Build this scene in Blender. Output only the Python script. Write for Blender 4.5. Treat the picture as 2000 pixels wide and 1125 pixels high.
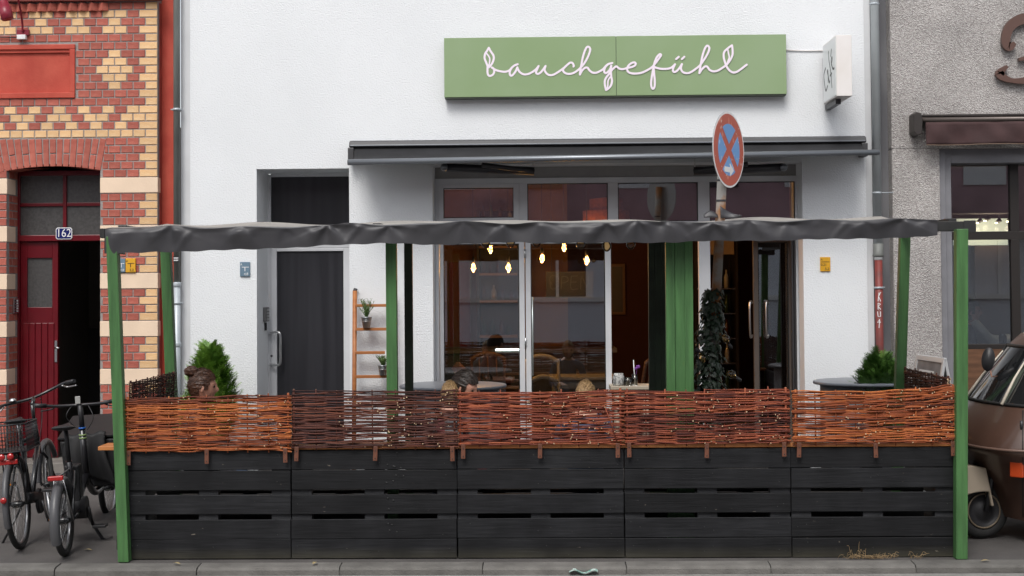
import bpy, bmesh, math, random
from mathutils import Vector, Matrix, Euler
random.seed(7)
for o in list(bpy.data.objects): bpy.data.objects.remove(o)
SC = bpy.context.scene
COL = SC.collection
R_ = math.radians
PI = math.pi

# ---------------------------------------------------------------- camera
FPX, CX, CY = 2778.0, 1000.0, 473.0            # focal length and principal point on a 2000 px wide picture
CAMLOC = Vector((0.0, -10.25, 1.985))
cam = bpy.data.cameras.new('camera'); camo = bpy.data.objects.new('camera', cam); COL.objects.link(camo)
cam.sensor_width = 36; cam.lens = FPX/2000*36; cam.shift_y = -(562.5-CY)/2000; cam.clip_end = 500
CR = Matrix.Rotation(R_(1.2), 3, 'Z') @ Matrix.Rotation(PI/2+R_(1.6), 3, 'X') @ Matrix.Rotation(R_(-.43), 3, 'Z')
camo.location = CAMLOC; camo.rotation_euler = CR.to_euler(); SC.camera = camo

# ---------------------------------------------------------------- sky, sun, exposure
SUN_EL, SUN_AZ = R_(52), R_(195)               # azimuth clockwise from +Y
W = bpy.data.worlds.new('World'); SC.world = W; W.use_nodes = True
wn = W.node_tree.nodes; wl = W.node_tree.links
bg = wn['Background']; sky = wn.new('ShaderNodeTexSky'); sky.sky_type = 'NISHITA'; sky.sun_disc = False
sky.sun_elevation = SUN_EL; sky.sun_rotation = SUN_AZ; sky.air_density = 1.0; sky.dust_density = 3.0; sky.ozone_density = 1.0
hs = wn.new('ShaderNodeHueSaturation'); hs.inputs['Saturation'].default_value = .28
wl.new(sky.outputs[0], hs.inputs['Color']); wl.new(hs.outputs[0], bg.inputs[0]); bg.inputs[1].default_value = .15
sl = bpy.data.lights.new('sun', 'SUN'); sl.energy = 1.3; sl.angle = R_(24); sl.color = (1, .97, .93)
so = bpy.data.objects.new('sun', sl); COL.objects.link(so)
sd = Vector((math.sin(SUN_AZ)*math.cos(SUN_EL), math.cos(SUN_AZ)*math.cos(SUN_EL), math.sin(SUN_EL)))
so.rotation_euler = sd.to_track_quat('Z', 'Y').to_euler(); so.location = sd*30
SC.view_settings.view_transform = 'Standard'; SC.view_settings.look = 'None'; SC.view_settings.exposure = 0.38
SC.view_settings.gamma = 1; SC.view_settings.use_curve_mapping = False

# ---------------------------------------------------------------- helpers
def at(px, py, Y):
    """world point at depth plane Y for a position measured on the 2000 px photograph"""
    d = CR @ Vector(((px-CX)/FPX, -(py-CY)/FPX, -1)); t = (Y-CAMLOC.y)/d.y
    return CAMLOC + d*t
def rect(x0, y0, x1, y1, Y):
    xm, ym = (x0+x1)/2, (y0+y1)/2
    return at(x0, ym, Y).x, at(x1, ym, Y).x, at(xm, y1, Y).z, at(xm, y0, Y).z

MATS = {}
def mat(name, col, rough=.7, var=.0, vscale=8, bump=0, bscale=60, metal=0, spec=.5, rand=0, col2=None, stretch=None, coat=0, detail=6, lo=.35, hi=.65, trans=0):
    if name in MATS: return MATS[name]
    m = bpy.data.materials.new(name); m.use_nodes = True; n = m.node_tree.nodes; l = m.node_tree.links
    b = n['Principled BSDF']; b.inputs['Roughness'].default_value = rough; b.inputs['Metallic'].default_value = metal
    b.inputs['Specular IOR Level'].default_value = spec; b.inputs['Coat Weight'].default_value = coat
    c = (*col, 1); b.inputs['Base Color'].default_value = c
    tc = n.new('ShaderNodeTexCoord'); src = tc.outputs['Object']
    if stretch:
        mp = n.new('ShaderNodeMapping'); mp.inputs['Scale'].default_value = stretch; l.new(src, mp.inputs[0]); src = mp.outputs[0]
    out = None
    if var or col2:
        nz = n.new('ShaderNodeTexNoise'); nz.inputs['Scale'].default_value = vscale; nz.inputs['Detail'].default_value = detail
        l.new(src, nz.inputs['Vector']); rp = n.new('ShaderNodeValToRGB'); e = rp.color_ramp.elements
        e[0].position, e[1].position = lo, hi
        c2 = col2 or tuple(min(1, x*(1+var)) for x in col); c1 = col if col2 else tuple(x*(1-var) for x in col)
        e[0].color = (*c1, 1); e[1].color = (*c2, 1); l.new(nz.outputs['Fac'], rp.inputs[0]); out = rp.outputs[0]
    if rand:
        oi = n.new('ShaderNodeObjectInfo'); h = n.new('ShaderNodeHueSaturation')
        mr = n.new('ShaderNodeMapRange'); mr.inputs[3].default_value = 1-rand; mr.inputs[4].default_value = 1+rand
        l.new(oi.outputs['Random'], mr.inputs[0]); l.new(mr.outputs[0], h.inputs['Value'])
        if out: l.new(out, h.inputs['Color'])
        else: h.inputs['Color'].default_value = c
        out = h.outputs[0]
    if out: l.new(out, b.inputs['Base Color'])
    if bump:
        nb = n.new('ShaderNodeTexNoise'); nb.inputs['Scale'].default_value = bscale; nb.inputs['Detail'].default_value = 4
        l.new(src, nb.inputs['Vector']); bp = n.new('ShaderNodeBump'); bp.inputs['Strength'].default_value = bump; bp.inputs['Distance'].default_value = .01
        l.new(nb.outputs['Fac'], bp.inputs['Height']); l.new(bp.outputs[0], b.inputs['Normal'])
    MATS[name] = m; return m
def emit(name, col, s):
    if name in MATS: return MATS[name]
    m = bpy.data.materials.new(name); m.use_nodes = True; b = m.node_tree.nodes['Principled BSDF']
    b.inputs['Base Color'].default_value = (*col, 1); b.inputs['Emission Color'].default_value = (*col, 1); b.inputs['Emission Strength'].default_value = s
    MATS[name] = m; return m
def glassmat(name, tint=(1, 1, 1), rough=.0, ior=1.5, boost=1.0):
    if name in MATS: return MATS[name]
    m = bpy.data.materials.new(name); m.use_nodes = True; n = m.node_tree.nodes; l = m.node_tree.links
    n.remove(n['Principled BSDF']); t = n.new('ShaderNodeBsdfTransparent'); t.inputs[0].default_value = (*tint, 1)
    g = n.new('ShaderNodeBsdfGlossy'); g.inputs['Roughness'].default_value = rough; fr = n.new('ShaderNodeFresnel'); fr.inputs[0].default_value = ior
    mu = n.new('ShaderNodeMath'); mu.operation = 'MULTIPLY'; mu.inputs[1].default_value = boost; mu.use_clamp = True
    mx = n.new('ShaderNodeMixShader'); l.new(fr.outputs[0], mu.inputs[0]); l.new(mu.outputs[0], mx.inputs[0]); l.new(t.outputs[0], mx.inputs[1]); l.new(g.outputs[0], mx.inputs[2])
    l.new(mx.outputs[0], n['Material Output'].inputs[0]); MATS[name] = m; return m

WLOC = {}
def wloc(o):
    return WLOC.get(o.name, Vector((0, 0, 0))) if o else Vector((0, 0, 0))
def tag(o, label, cat=None, group=None, kind=None):
    if label: o['label'] = label
    if cat: o['category'] = cat
    if group: o['group'] = group
    if kind: o['kind'] = kind
    return o
def thing(name, label, cat, loc=(0, 0, 0), rz=0, group=None, local=False):
    o = bpy.data.objects.new(name, None); COL.objects.link(o); o.empty_display_size = .1
    o.location = loc; o.rotation_euler = (0, 0, rz)
    if not local: WLOC[o.name] = Vector(loc)      # its parts are given in world coordinates
    return tag(o, label, cat, group)
def link(name, me, parent=None, m=None, loc=None, rot=None):
    o = bpy.data.objects.new(name, me); COL.objects.link(o)
    if m is not None and not me.materials: me.materials.append(m)
    if parent: o.parent = parent
    if loc is not None: o.location = loc
    if rot is not None: o.rotation_euler = rot
    return o
class MB:
    def __init__(s): s.v = []; s.f = []; s.mi = []; s.sm = []
    def add(s, v, f, mi=0, smooth=False):
        k = len(s.v); s.v += [Vector(x) for x in v]; s.f += [tuple(i+k for i in q) for q in f]; s.mi += [mi]*len(f); s.sm += [smooth]*len(f); return s
    def box(s, x0, x1, y0, y1, z0, z1, mi=0, M=None):
        v = [(x, y, z) for x in (x0, x1) for y in (y0, y1) for z in (z0, z1)]
        if M: v = [M @ Vector(p) for p in v]
        return s.add(v, [(0, 1, 3, 2), (4, 6, 7, 5), (0, 4, 5, 1), (2, 3, 7, 6), (0, 2, 6, 4), (1, 5, 7, 3)], mi)
    def tube(s, pts, r, n=8, mi=0, cap=True, smooth=True, capmi=None, flat=None):
        pts = [Vector(p) for p in pts]; rr = r if isinstance(r, (list, tuple)) else [r]*len(pts)
        v = []; f = []; up = None
        for i, p in enumerate(pts):
            t = (pts[min(i+1, len(pts)-1)]-pts[max(i-1, 0)])
            if t.length < 1e-9: t = Vector((0, 0, 1))
            t.normalize()
            if up is None:
                up = Vector((0, 0, 1)) if abs(t.z) < .9 else Vector((1, 0, 0))
            up = (up-t*up.dot(t)); up.normalize(); sd_ = t.cross(up)
            for k in range(n):
                a = 2*PI*k/n; v.append(p+(sd_*math.cos(a)+up*math.sin(a)*(flat or 1))*rr[i])
        for i in range(len(pts)-1):
            for k in range(n):
                f.append((i*n+k, i*n+(k+1) % n, (i+1)*n+(k+1) % n, (i+1)*n+k))
        s.add(v, f, mi, smooth)
        if cap:
            e = len(pts)-1; k0 = len(s.v)-len(v); c = mi if capmi is None else capmi
            s.f += [tuple(k0+n-1-k for k in range(n)), tuple(k0+e*n+k for k in range(n))]; s.mi += [c, c]; s.sm += [False, False]
        return s
    def lathe(s, prof, c=(0, 0, 0), n=20, mi=0, M=None, smooth=True):
        v = []; f = []
        for (r, z) in prof:
            for k in range(n):
                a = 2*PI*k/n; p = Vector((r*math.cos(a), r*math.sin(a), z)); v.append((M @ p if M else p)+Vector(c))
        for i in range(len(prof)-1):
            for k in range(n): f.append((i*n+k, i*n+(k+1) % n, (i+1)*n+(k+1) % n, (i+1)*n+k))
        s.add(v, f, mi, smooth)
        k0 = len(s.v)-len(v)
        if prof[0][0] > 1e-4: s.f.append(tuple(k0+n-1-k for k in range(n))); s.mi.append(mi); s.sm.append(False)
        if prof[-1][0] > 1e-4: s.f.append(tuple(k0+(len(prof)-1)*n+k for k in range(n))); s.mi.append(mi); s.sm.append(False)
        return s
    def prism(s, poly, y0, y1, mi=0, M=None):
        """poly in x,z extruded along y"""
        n = len(poly); v = [(p[0], y0, p[1]) for p in poly]+[(p[0], y1, p[1]) for p in poly]
        if M: v = [M @ Vector(p) for p in v]
        f = [tuple(range(n)), tuple(range(2*n-1, n-1, -1))]+[(i, i+n, (i+1) % n+n, (i+1) % n) for i in range(n)]
        return s.add(v, f, mi)
    def grid(s, fn, nu, nv, mi=0, smooth=True):
        v = [fn(i/nu, j/nv) for j in range(nv+1) for i in range(nu+1)]
        f = [(j*(nu+1)+i, j*(nu+1)+i+1, (j+1)*(nu+1)+i+1, (j+1)*(nu+1)+i) for j in range(nv) for i in range(nu)]
        return s.add(v, f, mi, smooth)
    def mesh(s, name, off=Vector((0, 0, 0)), fix=True):
        me = bpy.data.meshes.new(name); me.from_pydata([v-off for v in s.v], [], s.f)
        me.polygons.foreach_set('material_index', s.mi); me.polygons.foreach_set('use_smooth', s.sm)
        if fix:
            bm = bmesh.new(); bm.from_mesh(me); bmesh.ops.recalc_face_normals(bm, faces=bm.faces); bm.to_mesh(me); bm.free()
        me.update(); return me
    def build(s, name, m, parent=None, bevel=0, label=None, kind=None, fix=True, own=False):
        """own=True: the origin goes to the middle of the base"""
        root = parent
        while root is not None and root.parent: root = root.parent
        off = wloc(root); loc = None
        me = s.mesh(name, off, fix)
        for q in (m if isinstance(m, (list, tuple)) else [m]): me.materials.append(q)
        o = bpy.data.objects.new(name, me); COL.objects.link(o)
        if parent: o.parent = parent
        if bevel:
            b = o.modifiers.new('bevel', 'BEVEL'); b.width = bevel; b.segments = 2; b.limit_method = 'ANGLE'; b.angle_limit = R_(40)
        if label: o['label'] = label
        if kind: o['kind'] = kind
        return o
def single(name, mb, m, label, cat, group=None, bevel=0, kind=None, base=None):
    """a thing that is one mesh; origin at the middle of its base"""
    xs = [v.x for v in mb.v]; ys = [v.y for v in mb.v]; zs = [v.z for v in mb.v]
    off = Vector(base) if base else Vector(((min(xs)+max(xs))/2, (min(ys)+max(ys))/2, min(zs)))
    me = mb.mesh(name, off)
    for q in (m if isinstance(m, (list, tuple)) else [m]): me.materials.append(q)
    o = bpy.data.objects.new(name, me); COL.objects.link(o); o.location = off
    if bevel:
        b = o.modifiers.new('bevel', 'BEVEL'); b.width = bevel; b.segments = 2; b.limit_method = 'ANGLE'; b.angle_limit = R_(40)
    return tag(o, label, cat, group, kind)
def catmull(pts, k=5, closed=False):
    pts = [Vector(p) for p in pts]; out = []; n = len(pts)
    for i in range(n-1):
        p0 = pts[max(i-1, 0)]; p1 = pts[i]; p2 = pts[i+1]; p3 = pts[min(i+2, n-1)]
        for j in range(k):
            t = j/k; out.append(.5*((2*p1)+(p2-p0)*t+(2*p0-5*p1+4*p2-p3)*t*t+(3*p1-p0-3*p2+p3)*t**3))
    out.append(pts[-1]); return out
def text_mesh(body, size, depth=.001):
    c = bpy.data.curves.new('lettering', 'FONT'); c.body = body; c.size = size; c.extrude = depth; c.align_x = 'CENTER'; c.align_y = 'CENTER'; c.resolution_u = 3
    o = bpy.data.objects.new('lettering', c); COL.objects.link(o)
    me = bpy.data.meshes.new_from_object(o.evaluated_get(bpy.context.evaluated_depsgraph_get()))
    bpy.data.objects.remove(o); bpy.data.curves.remove(c); return me
def put_text(body, size, m, parent, x, y, z, sx=1, name='lettering'):
    """upright lettering facing -Y"""
    me = text_mesh(body, size); me.materials.clear(); me.materials.append(m)
    o = bpy.data.objects.new(name, me); COL.objects.link(o)
    o.location = Vector((x, y, z))-wloc(parent); o.rotation_euler = (PI/2, 0, 0); o.scale = (sx, 1, 1); o.parent = parent; return o

# shared paints
M_STUCCO = mat('white_stucco', (.775, .795, .81), .9, col2=(.725, .745, .76), vscale=.7, bump=.7, bscale=70, lo=.42, hi=.72)
M_SMOOTH = mat('smooth_render', (.62, .63, .64), .8, var=.05, vscale=3)
M_ALU = mat('aluminium_frame', (.64, .65, .67), .42, metal=.05, var=.04, vscale=4)
M_DARKMET = mat('dark_metal', (.05, .05, .055), .42, metal=.4)
M_GLASS = glassmat('window_glass', (.80, .82, .83), 0, 1.52, 4.7)
M_STEEL = mat('brushed_steel', (.6, .6, .6), .28, metal=1)
M_BLACK = mat('black_plastic', (.018, .018, .02), .45)
M_GREEN = mat('green_post_paint', (.058, .150, .048), .45, var=.22, vscale=4, stretch=(7, 7, .5), bump=.25, bscale=26)
M_WHITE = mat('white_enamel', (.8, .8, .8), .3)
M_GREYPOT = mat('grey_paint', (.20, .215, .235), .4, var=.06, vscale=5)

# ================================================================ ground
YF = 3.8                                        # plane of the house fronts
def gz(Y): return .036*max(0, Y)
M_ASPH = mat('pavement_asphalt', (.066, .061, .059), .9, col2=(.094, .087, .083), vscale=2.2, bump=.5, bscale=140)
M_ROAD = mat('road_asphalt', (.20, .195, .185), .9, col2=(.27, .265, .25), vscale=5, bump=.6, bscale=160)
M_KERB = mat('kerb_concrete', (.105, .10, .092), .9, col2=(.165, .158, .146), vscale=4, bump=.6, bscale=90, rand=.15)
mb = MB(); mb.add([(-80, -80, -.062), (80, -80, -.062), (80, -.2, -.062), (-80, -.2, -.062)], [(0, 1, 2, 3)])
tag(mb.build('road', M_ROAD), None, kind='structure')
mb = MB(); mb.add([(-14, -.1, -.004), (14, -.1, -.004), (14, 0, 0), (-14, 0, 0), (14, 10, gz(10)), (-14, 10, gz(10))], [(0, 1, 2, 3), (3, 2, 4, 5)])
tag(mb.build('pavement', M_ASPH), None, kind='structure')
kerb = MB().box(-14, 14, -.235, -.10, -.2, -.03).build('kerb', M_KERB); kerb['kind'] = 'structure'
kp = [(-.25, -.06), (-.248, -.024), (-.236, -.010), (-.215, -.004), (-.10, .002), (-.092, -.06)]
kme = None
x = at(388, 1110, -.2).x - 1.005*9
for i in range(24):
    mb = MB(); v = []
    for X in (-.4985, .4985): v += [(X, y, z) for y, z in kp]
    n = len(kp); mb.add(v, [tuple(range(n)), tuple(range(2*n-1, n-1, -1))]+[(k, k+n, (k+1) % n+n, (k+1) % n) for k in range(n)])
    if kme is None: kme = mb.mesh('kerb_stone')
    link('kerb_stone', kme, kerb, M_KERB, (x+.5, random.uniform(-.004, .004), random.uniform(-.004, .003)), (0, 0, random.uniform(-.004, .004))); x += 1.005

# ================================================================ brick house on the left
def zpx(py, px=260, Y=YF): return at(px, py, Y).z
def xpx(px, py=500, Y=YF): return at(px, py, Y).x
M_BRED = mat('red_brick', (.35, .080, .054), .75, col2=(.45, .13, .092), vscale=14, rand=.14, bump=.35, bscale=70)
M_BYEL = mat('yellow_brick', (.70, .42, .20), .75, col2=(.76, .52, .29), vscale=10, rand=.10, bump=.3, bscale=70)
M_BAND = mat('cream_stone', (.80, .62, .46), .8, var=.05, vscale=4, bump=.12)
M_MORT = mat('mortar', (.30, .27, .255), .95, var=.12, vscale=20, bump=.4)
M_REDP = mat('red_masonry_paint', (.43, .048, .026), .62, col2=(.50, .075, .042), vscale=5, bump=.15, bscale=50)
M_DOOR = mat('dark_red_gloss', (.125, .004, .009), .28, var=.12, vscale=4)
M_HALL = mat('hall_plaster', (.26, .235, .21), .9)
M_HALL2 = mat('hall_lower_paint', (.10, .095, .09), .7)
bh = thing('brick_house', 'red and yellow patterned brick house with dark red door and arched entrance at left', 'house', (-5, YF, .13))
BH = wloc(bh)
ROW0, PITCH_ = 3.2, 15.58
def ztop(k): return zpx(ROW0+PITCH_*k)
CH = (ztop(0)-ztop(40))/40                        # course height
HW = .1235                                        # header pitch
J = .010
_bm = {}
def brick_mesh(w, h, d=.06):
    key = (round(w, 3), round(h, 3), d)
    if key in _bm: return _bm[key]
    a, b, c = w/2, h/2, .0035
    v = [(-a, d, -b), (a, d, -b), (a, d, b), (-a, d, b), (-a, c, -b), (a, c, -b), (a, c, b), (-a, c, b), (-a+c, 0, -b+c), (a-c, 0, -b+c), (a-c, 0, b-c), (-a+c, 0, b-c)]
    f = [(4, 5, 9, 8), (5, 6, 10, 9), (6, 7, 11, 10), (7, 4, 8, 11), (8, 9, 10, 11), (0, 1, 5, 4), (1, 2, 6, 5), (2, 3, 7, 6), (3, 0, 4, 7)]
    me = MB().add(v, f).mesh('brick'); _bm[key] = me; return me
_bmy = {}
def brick(x0, x1, z0, z1, yel=False, y=YF, rz=0, name=None):
    w, h = round((x1-x0-J)/.004)*.004, round((z1-z0-J)/.004)*.004
    if w < .015: return
    me = brick_mesh(w, h)
    if yel:
        key = (round(w, 3), round(h, 3))
        if key not in _bmy: m2 = me.copy(); m2.materials.clear(); m2.materials.append(M_BYEL); _bmy[key] = m2
        me = _bmy[key]
    elif not me.materials: me.materials.append(M_BRED)
    o = bpy.data.objects.new(name or ('yellow_brick' if yel else 'brick'), me); COL.objects.link(o); o.parent = bh
    o.location = Vector(((x0+x1)/2, y+random.uniform(-.0015, .002), (z0+z1)/2))-BH
    o.rotation_euler = (random.uniform(-.004, .004), random.uniform(-.004, .004), rz+random.uniform(-.004, .004)); return o
XR_B = xpx(308); XL_B = xpx(-45)
XD0, XD1 = xpx(13), xpx(195.5)                     # door opening
PAT = {1: 'ryy', 2: 'rry', 3: 'ryy', 4: 'r', 5: 'r', 6: 'rryrrrr', 7: 'ryyrrr', 8: 'ryyyrrr', 9: 'ryyrrr', 10: 'rryrrrr', 11: 'r', 12: 'r', 13: 'yr', 14: 'yyr', 15: 'ry', 16: 'y'}
BANDS = (22, 28, 34, 40, 46)
NROW = 56
zdoor = .30
for k in range(NROW):
    z1 = ztop(k); z0 = z1-CH
    if k == 0: lim = xpx(208)
    elif 5 <= k <= 11: lim = xpx(147)
    elif k in (17, 18, 19, 20, 21): lim = xpx(206-(k-17)*2.4)
    elif k > 21: lim = XD1
    else: lim = XL_B
    if any(k in (b, b+1) for b in BANDS): continue
    if z0 < .22: continue
    x1 = XR_B; wq = HW*(1.5 if k % 2 else 1.0); base = k >= 49
    brick(x1-wq, x1, z0, z1, not base); x1 -= wq; i = 0
    p = PAT.get(k, 'r')
    if p == 'r' and k in (4, 5, 11, 12): p = 'r'
    while x1 > lim+.02:
        x0 = max(x1-HW, lim); brick(x0, x1, z0, z1, p[i % len(p)] == 'y'); x1 = x0; i += 1
    if k >= 20:                                     # left pier and its reveal
        x1 = XD0; x0 = x1-HW*(.75 if k % 2 else 1.2)
        while x1 > XL_B:
            brick(x0, x1, z0, z1); x1 = x0; x0 = max(x1-HW, XL_B-.01)
        ya, yb = YF+.065, YF+.30; ym = ya+(.16 if k % 2 else .09)
        for (p0, p1) in ((ya, ym), (ym, yb)):
            w, h = p1-p0-J, z1-z0-J
            me = brick_mesh(round(w/.004)*.004, round(h/.004)*.004)
            if not me.materials: me.materials.append(M_BRED)
            o = bpy.data.objects.new('brick', me); COL.objects.link(o); o.parent = bh; o.location = Vector((XD0, (p0+p1)/2, (z0+z1)/2))-BH; o.rotation_euler = (0, 0, PI/2)
for b in BANDS:
    z1 = ztop(b)-.004; z0 = z1-2*CH+.008
    MB().box(XD1, XR_B+.002, YF-.004, YF+.10, z0, z1).build('stone_band', M_BAND, bh, .004)
    MB().box(XL_B, XD0+.004, YF-.004, YF+.23, z0, z1).build('stone_band', M_BAND, bh, .004)
# arch of soldier bricks
aL, aR = XD0-.02, XD1+.005
xc = (aL+aR)/2; zi_mid, zi_end = zpx(326, 105), zpx(334, 195); half = (aR-aL)/2; sag = zi_mid-zi_end
Ra = (half*half+sag*sag)/(2*sag); zc = zi_mid-Ra; a_half = math.asin(half/Ra); ztopA = ztop(17)
nv = 15
vous = {}
for i in range(-3, nv+0):
    a = -a_half+(i+.5)*2*a_half/nv
    tA = (ztopA-zc)/math.cos(a)-.006; wv = 2*a_half/nv*Ra
    ax = xc+math.sin(a)*Ra; az = zc+math.cos(a)*Ra
    L = tA-Ra
    parts = [(0, L)] if i % 2 == 0 else [(0, L*.47), (L*.47, L)]
    for (q0, q1) in parts:
        rmid = Ra+(q0+q1)/2; w2 = round((wv*(rmid/Ra)-J)/.004)*.004; h2 = round((q1-q0-J)/.004)*.004
        me = brick_mesh(w2, h2, .24)
        if not me.materials: me.materials.append(M_BRED)
        o = bpy.data.objects.new('brick', me); COL.objects.link(o); o.parent = bh
        o.location = Vector((xc+math.sin(a)*rmid, YF+random.uniform(-.002, .002), zc+math.cos(a)*rmid))-BH; o.rotation_euler = (0, a, 0)
# mortar bed behind the bricks: a front sheet with the doorway left open
mo = MB(); ym = YF+.007
mo.box(XD1, XR_B-.002, ym, YF+.30, .05, zpx(300)); mo.box(-9, XD0-.003, ym, YF+.30, .05, zpx(300)); mo.box(-9, XR_B-.002, ym, YF+.30, zpx(300), zpx(190, 80)); mo.box(-9, XR_B-.002, ym, YF+.30, zpx(89, 80), 9); mo.box(xpx(145), XR_B-.002, ym, YF+.30, zpx(190, 80), zpx(89, 80))
poly = [(XD0-.003, zpx(300)), (XD0-.003, zi_end+.03)]+[(xc+math.sin(a)*(Ra+.03), zc+math.cos(a)*(Ra+.03)) for a in [-a_half+2*a_half*i/12 for i in range(13)]]+[(XD1, zi_end+.03), (XD1, zpx(300))]
mo.prism(poly, ym, YF+.30)
mo.build('wall', M_MORT, bh)
# plinth, step, cornice, dog-tooth course, painted panel, painted corner strip
M_PLIN = mat('stone_plinth', (.17, .155, .14), .85, var=.2, vscale=6, bump=.3)
MB().box(XD1+.01, XR_B+.01, YF-.03, YF+.2, .02, .222).build('plinth', M_PLIN, bh, .006)
MB().box(-9, XD0-.01, YF-.03, YF+.2, .02, .222).build('plinth', M_PLIN, bh, .006)
MB().box(XD0-.05, XD1+.004, YF-.06, YF+.5, .02, .235).build('step', M_PLIN, bh, .012)
MB().box(-9, xpx(318, 0), YF-.07, YF+.0, zpx(3), zpx(3)+.09).build('cornice', mat('dark_red_brickwork', (.19, .045, .035), .8, var=.2, vscale=12, bump=.3), bh, .008)
tm = None
zt0, zt1 = zpx(21), zpx(6)
x = xpx(202)
while x > XL_B:
    if tm is None: tm = MB().box(-.036, .036, -.036, .036, zt0, zt1, M=Matrix.Rotation(PI/4, 4, 'Z')).mesh('dog_tooth_brick')
    link('dog_tooth_brick', tm, bh, M_BRED, Vector((x, YF-.005, 0))-BH); x -= .1035
pz0, pz1, px1 = zpx(192, 80), zpx(87, 80), xpx(146.5)
f = MB(); f.box(-9, px1, YF-.012, YF+.05, pz1-.05, pz1); f.box(-9, px1, YF-.016, YF+.05, pz0, pz0+.055)
f.box(px1-.055, px1, YF-.012, YF+.05, pz0+.055, pz1-.05); f.build('panel_frame', M_REDP, bh, .006)
f = MB(); f.prism([(-9, pz1-.05), (px1-.055, pz1-.05), (px1-.055, pz1-.08), (-9, pz1-.08)], YF+.006, YF+.05)
f.build('panel_moulding', M_REDP, bh)
MB().box(-9, px1-.055, YF+.03, YF+.06, pz0+.055, pz1-.08).build('painted_panel', M_REDP, bh)
MB().box(XR_B, xpx(339, 400, 3.95), 3.95, 4.2, .05, 9).build('corner_strip', M_REDP, bh)
rs = MB(); rs.box(XR_B-.02, XR_B+.001, YF+.07, 3.96, .2, zpx(3)); rs.build('corner_return', mat('red_brick_return', (.33, .05, .035), .8, var=.2, vscale=9, bump=.3), bh)
# entrance: frame, transom lights, door leaf standing ajar, dim hall
yd = YF+.30
ztr0, ztr1 = at(115, 471, yd).z, at(115, 459, yd).z
fl = at(36, 500, yd).x; ftop = zi_mid+.05; mulx0, mulx1 = at(122, 400, yd).x, at(129, 400, yd).x; mz0, mz1 = at(90, 403, yd).z, at(90, 396, yd).z
fr = MB(); fr.box(XD0-.02, fl+.01, yd, yd+.08, .2, ftop); fr.box(fl+.01, XD1+.12, yd-.01, yd+.09, ztr0, ztr1)
fr.box(fl+.01, XD1+.12, yd, yd+.08, at(100, 343, yd).z, ftop+.06)
fr.box(mulx0, mulx1, yd+.01, yd+.07, ztr1, at(100, 343, yd).z); fr.box(fl+.01, mulx0, yd+.014, yd+.066, mz0, mz1); fr.box(mulx1, XD1+.12, yd+.014, yd+.066, mz0, mz1)
fr.box(XD1+.06, XD1+.12, yd, yd+.08, .2, ztr0)
fr.build('door_frame', M_DOOR, bh, .005)
M_FROST = mat('grey_wired_glass', (.075, .072, .07), .25, var=.15, vscale=40, bump=.1, bscale=200)
for (a, b) in ((fl+.01, mulx0), (mulx1, XD1+.12)):
    for (c, d) in ((ztr1, mz0), (mz1, at(100, 343, yd).z)):
        MB().box(a-.004, b+.004, yd+.035, yd+.045, c-.004, d+.004).build('transom_pane', M_FROST, bh)
dl = thing('tmp', None, None); bpy.data.objects.remove(dl)
dx0, dx1, dy = at(40, 600, yd+.03).x, at(113, 600, yd+.03).x, yd+.03
gx0, gx1, gz0, gz1 = at(53, 550, dy).x, at(102, 550, dy).x, at(80, 600, dy).z, at(80, 504, dy).z
lf = MB(); lf.box(dx0, gx0, dy, dy+.05, .24, ztr0-.003); lf.box(gx1, dx1, dy, dy+.05, .24, ztr0-.003); lf.box(gx0, gx1, dy, dy+.05, gz1, ztr0-.003); lf.box(gx0, gx1, dy, dy+.05, .24, gz0)
leaf = lf.build('door', M_DOOR, bh, .004)
for i in range(5):
    xx = dx0+.03+(dx1-dx0-.06)*i/5
    MB().box(xx, xx+.058, dy-.012, dy-.001, .40, gz0-.16).build('door_batten', M_DOOR, leaf, .005)
MB().box(gx0-.004, gx1+.004, dy+.02, dy+.03, gz0-.004, gz1+.004).build('door_pane', M_FROST, leaf)
hz0, hz1, hx = at(111, 707, dy).z, at(111, 665, dy).z, at(111, 690, dy).x
hb = MB(); hb.box(hx-.018, hx+.006, dy-.012, dy-.001, hz0, hz1); hb.tube([(hx, dy-.01, at(111, 679, dy).z), (hx, dy-.05, at(111, 679, dy).z), (hx+.045, dy-.055, at(111, 679, dy).z)], .008)
hb.build('door_handle', M_STEEL, leaf)
hall = MB(); hx0, hx1, hy = XD0-.3, XD1+.35, yd+3.2
hall.box(hx0-.1, hx0, yd+.1, hy, .1, 3.6); hall.box(hx1, hx1+.1, yd+.1, hy, .1, 3.6); hall.box(hx0-.1, hx1+.1, hy, hy+.1, .1, 3.6); hall.box(hx0-.1, hx1+.1, yd+.1, hy, 3.6, 3.7)
hall.build('hall_wall', M_HALL, bh)
MB().box(hx0-.1, hx1+.1, YF+.31, hy, .1, .232).build('hall_floor', M_HALL2, bh)
d2 = MB(); d2.box(hx0, hx1, hy-.02, hy-.005, .24, 1.45); d2.build('hall_dado', M_HALL2, bh)
d3 = MB(); d3.box(XD1-.32, XD1+.02, hy-.22, hy-.03, 1.15, 1.62); d3.build('letter_box', M_BLACK, bh)
ic = MB(); zi0, zi1 = at(26, 612, YF+.2).z, at(26, 583, YF+.2).z
ic.box(XD0+.003, XD0+.018, YF+.16, YF+.28, zi0, zi1); icp = ic.build('intercom', M_STEEL, bh, .003)
for j in range(5):
    for i in range(2): MB().box(XD0+.018, XD0+.024, YF+.18+i*.05, YF+.205+i*.05, zi0+.015+j*.026, zi0+.03+j*.026).build('bell_button', M_WHITE if i else M_BLACK, icp)

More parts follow.
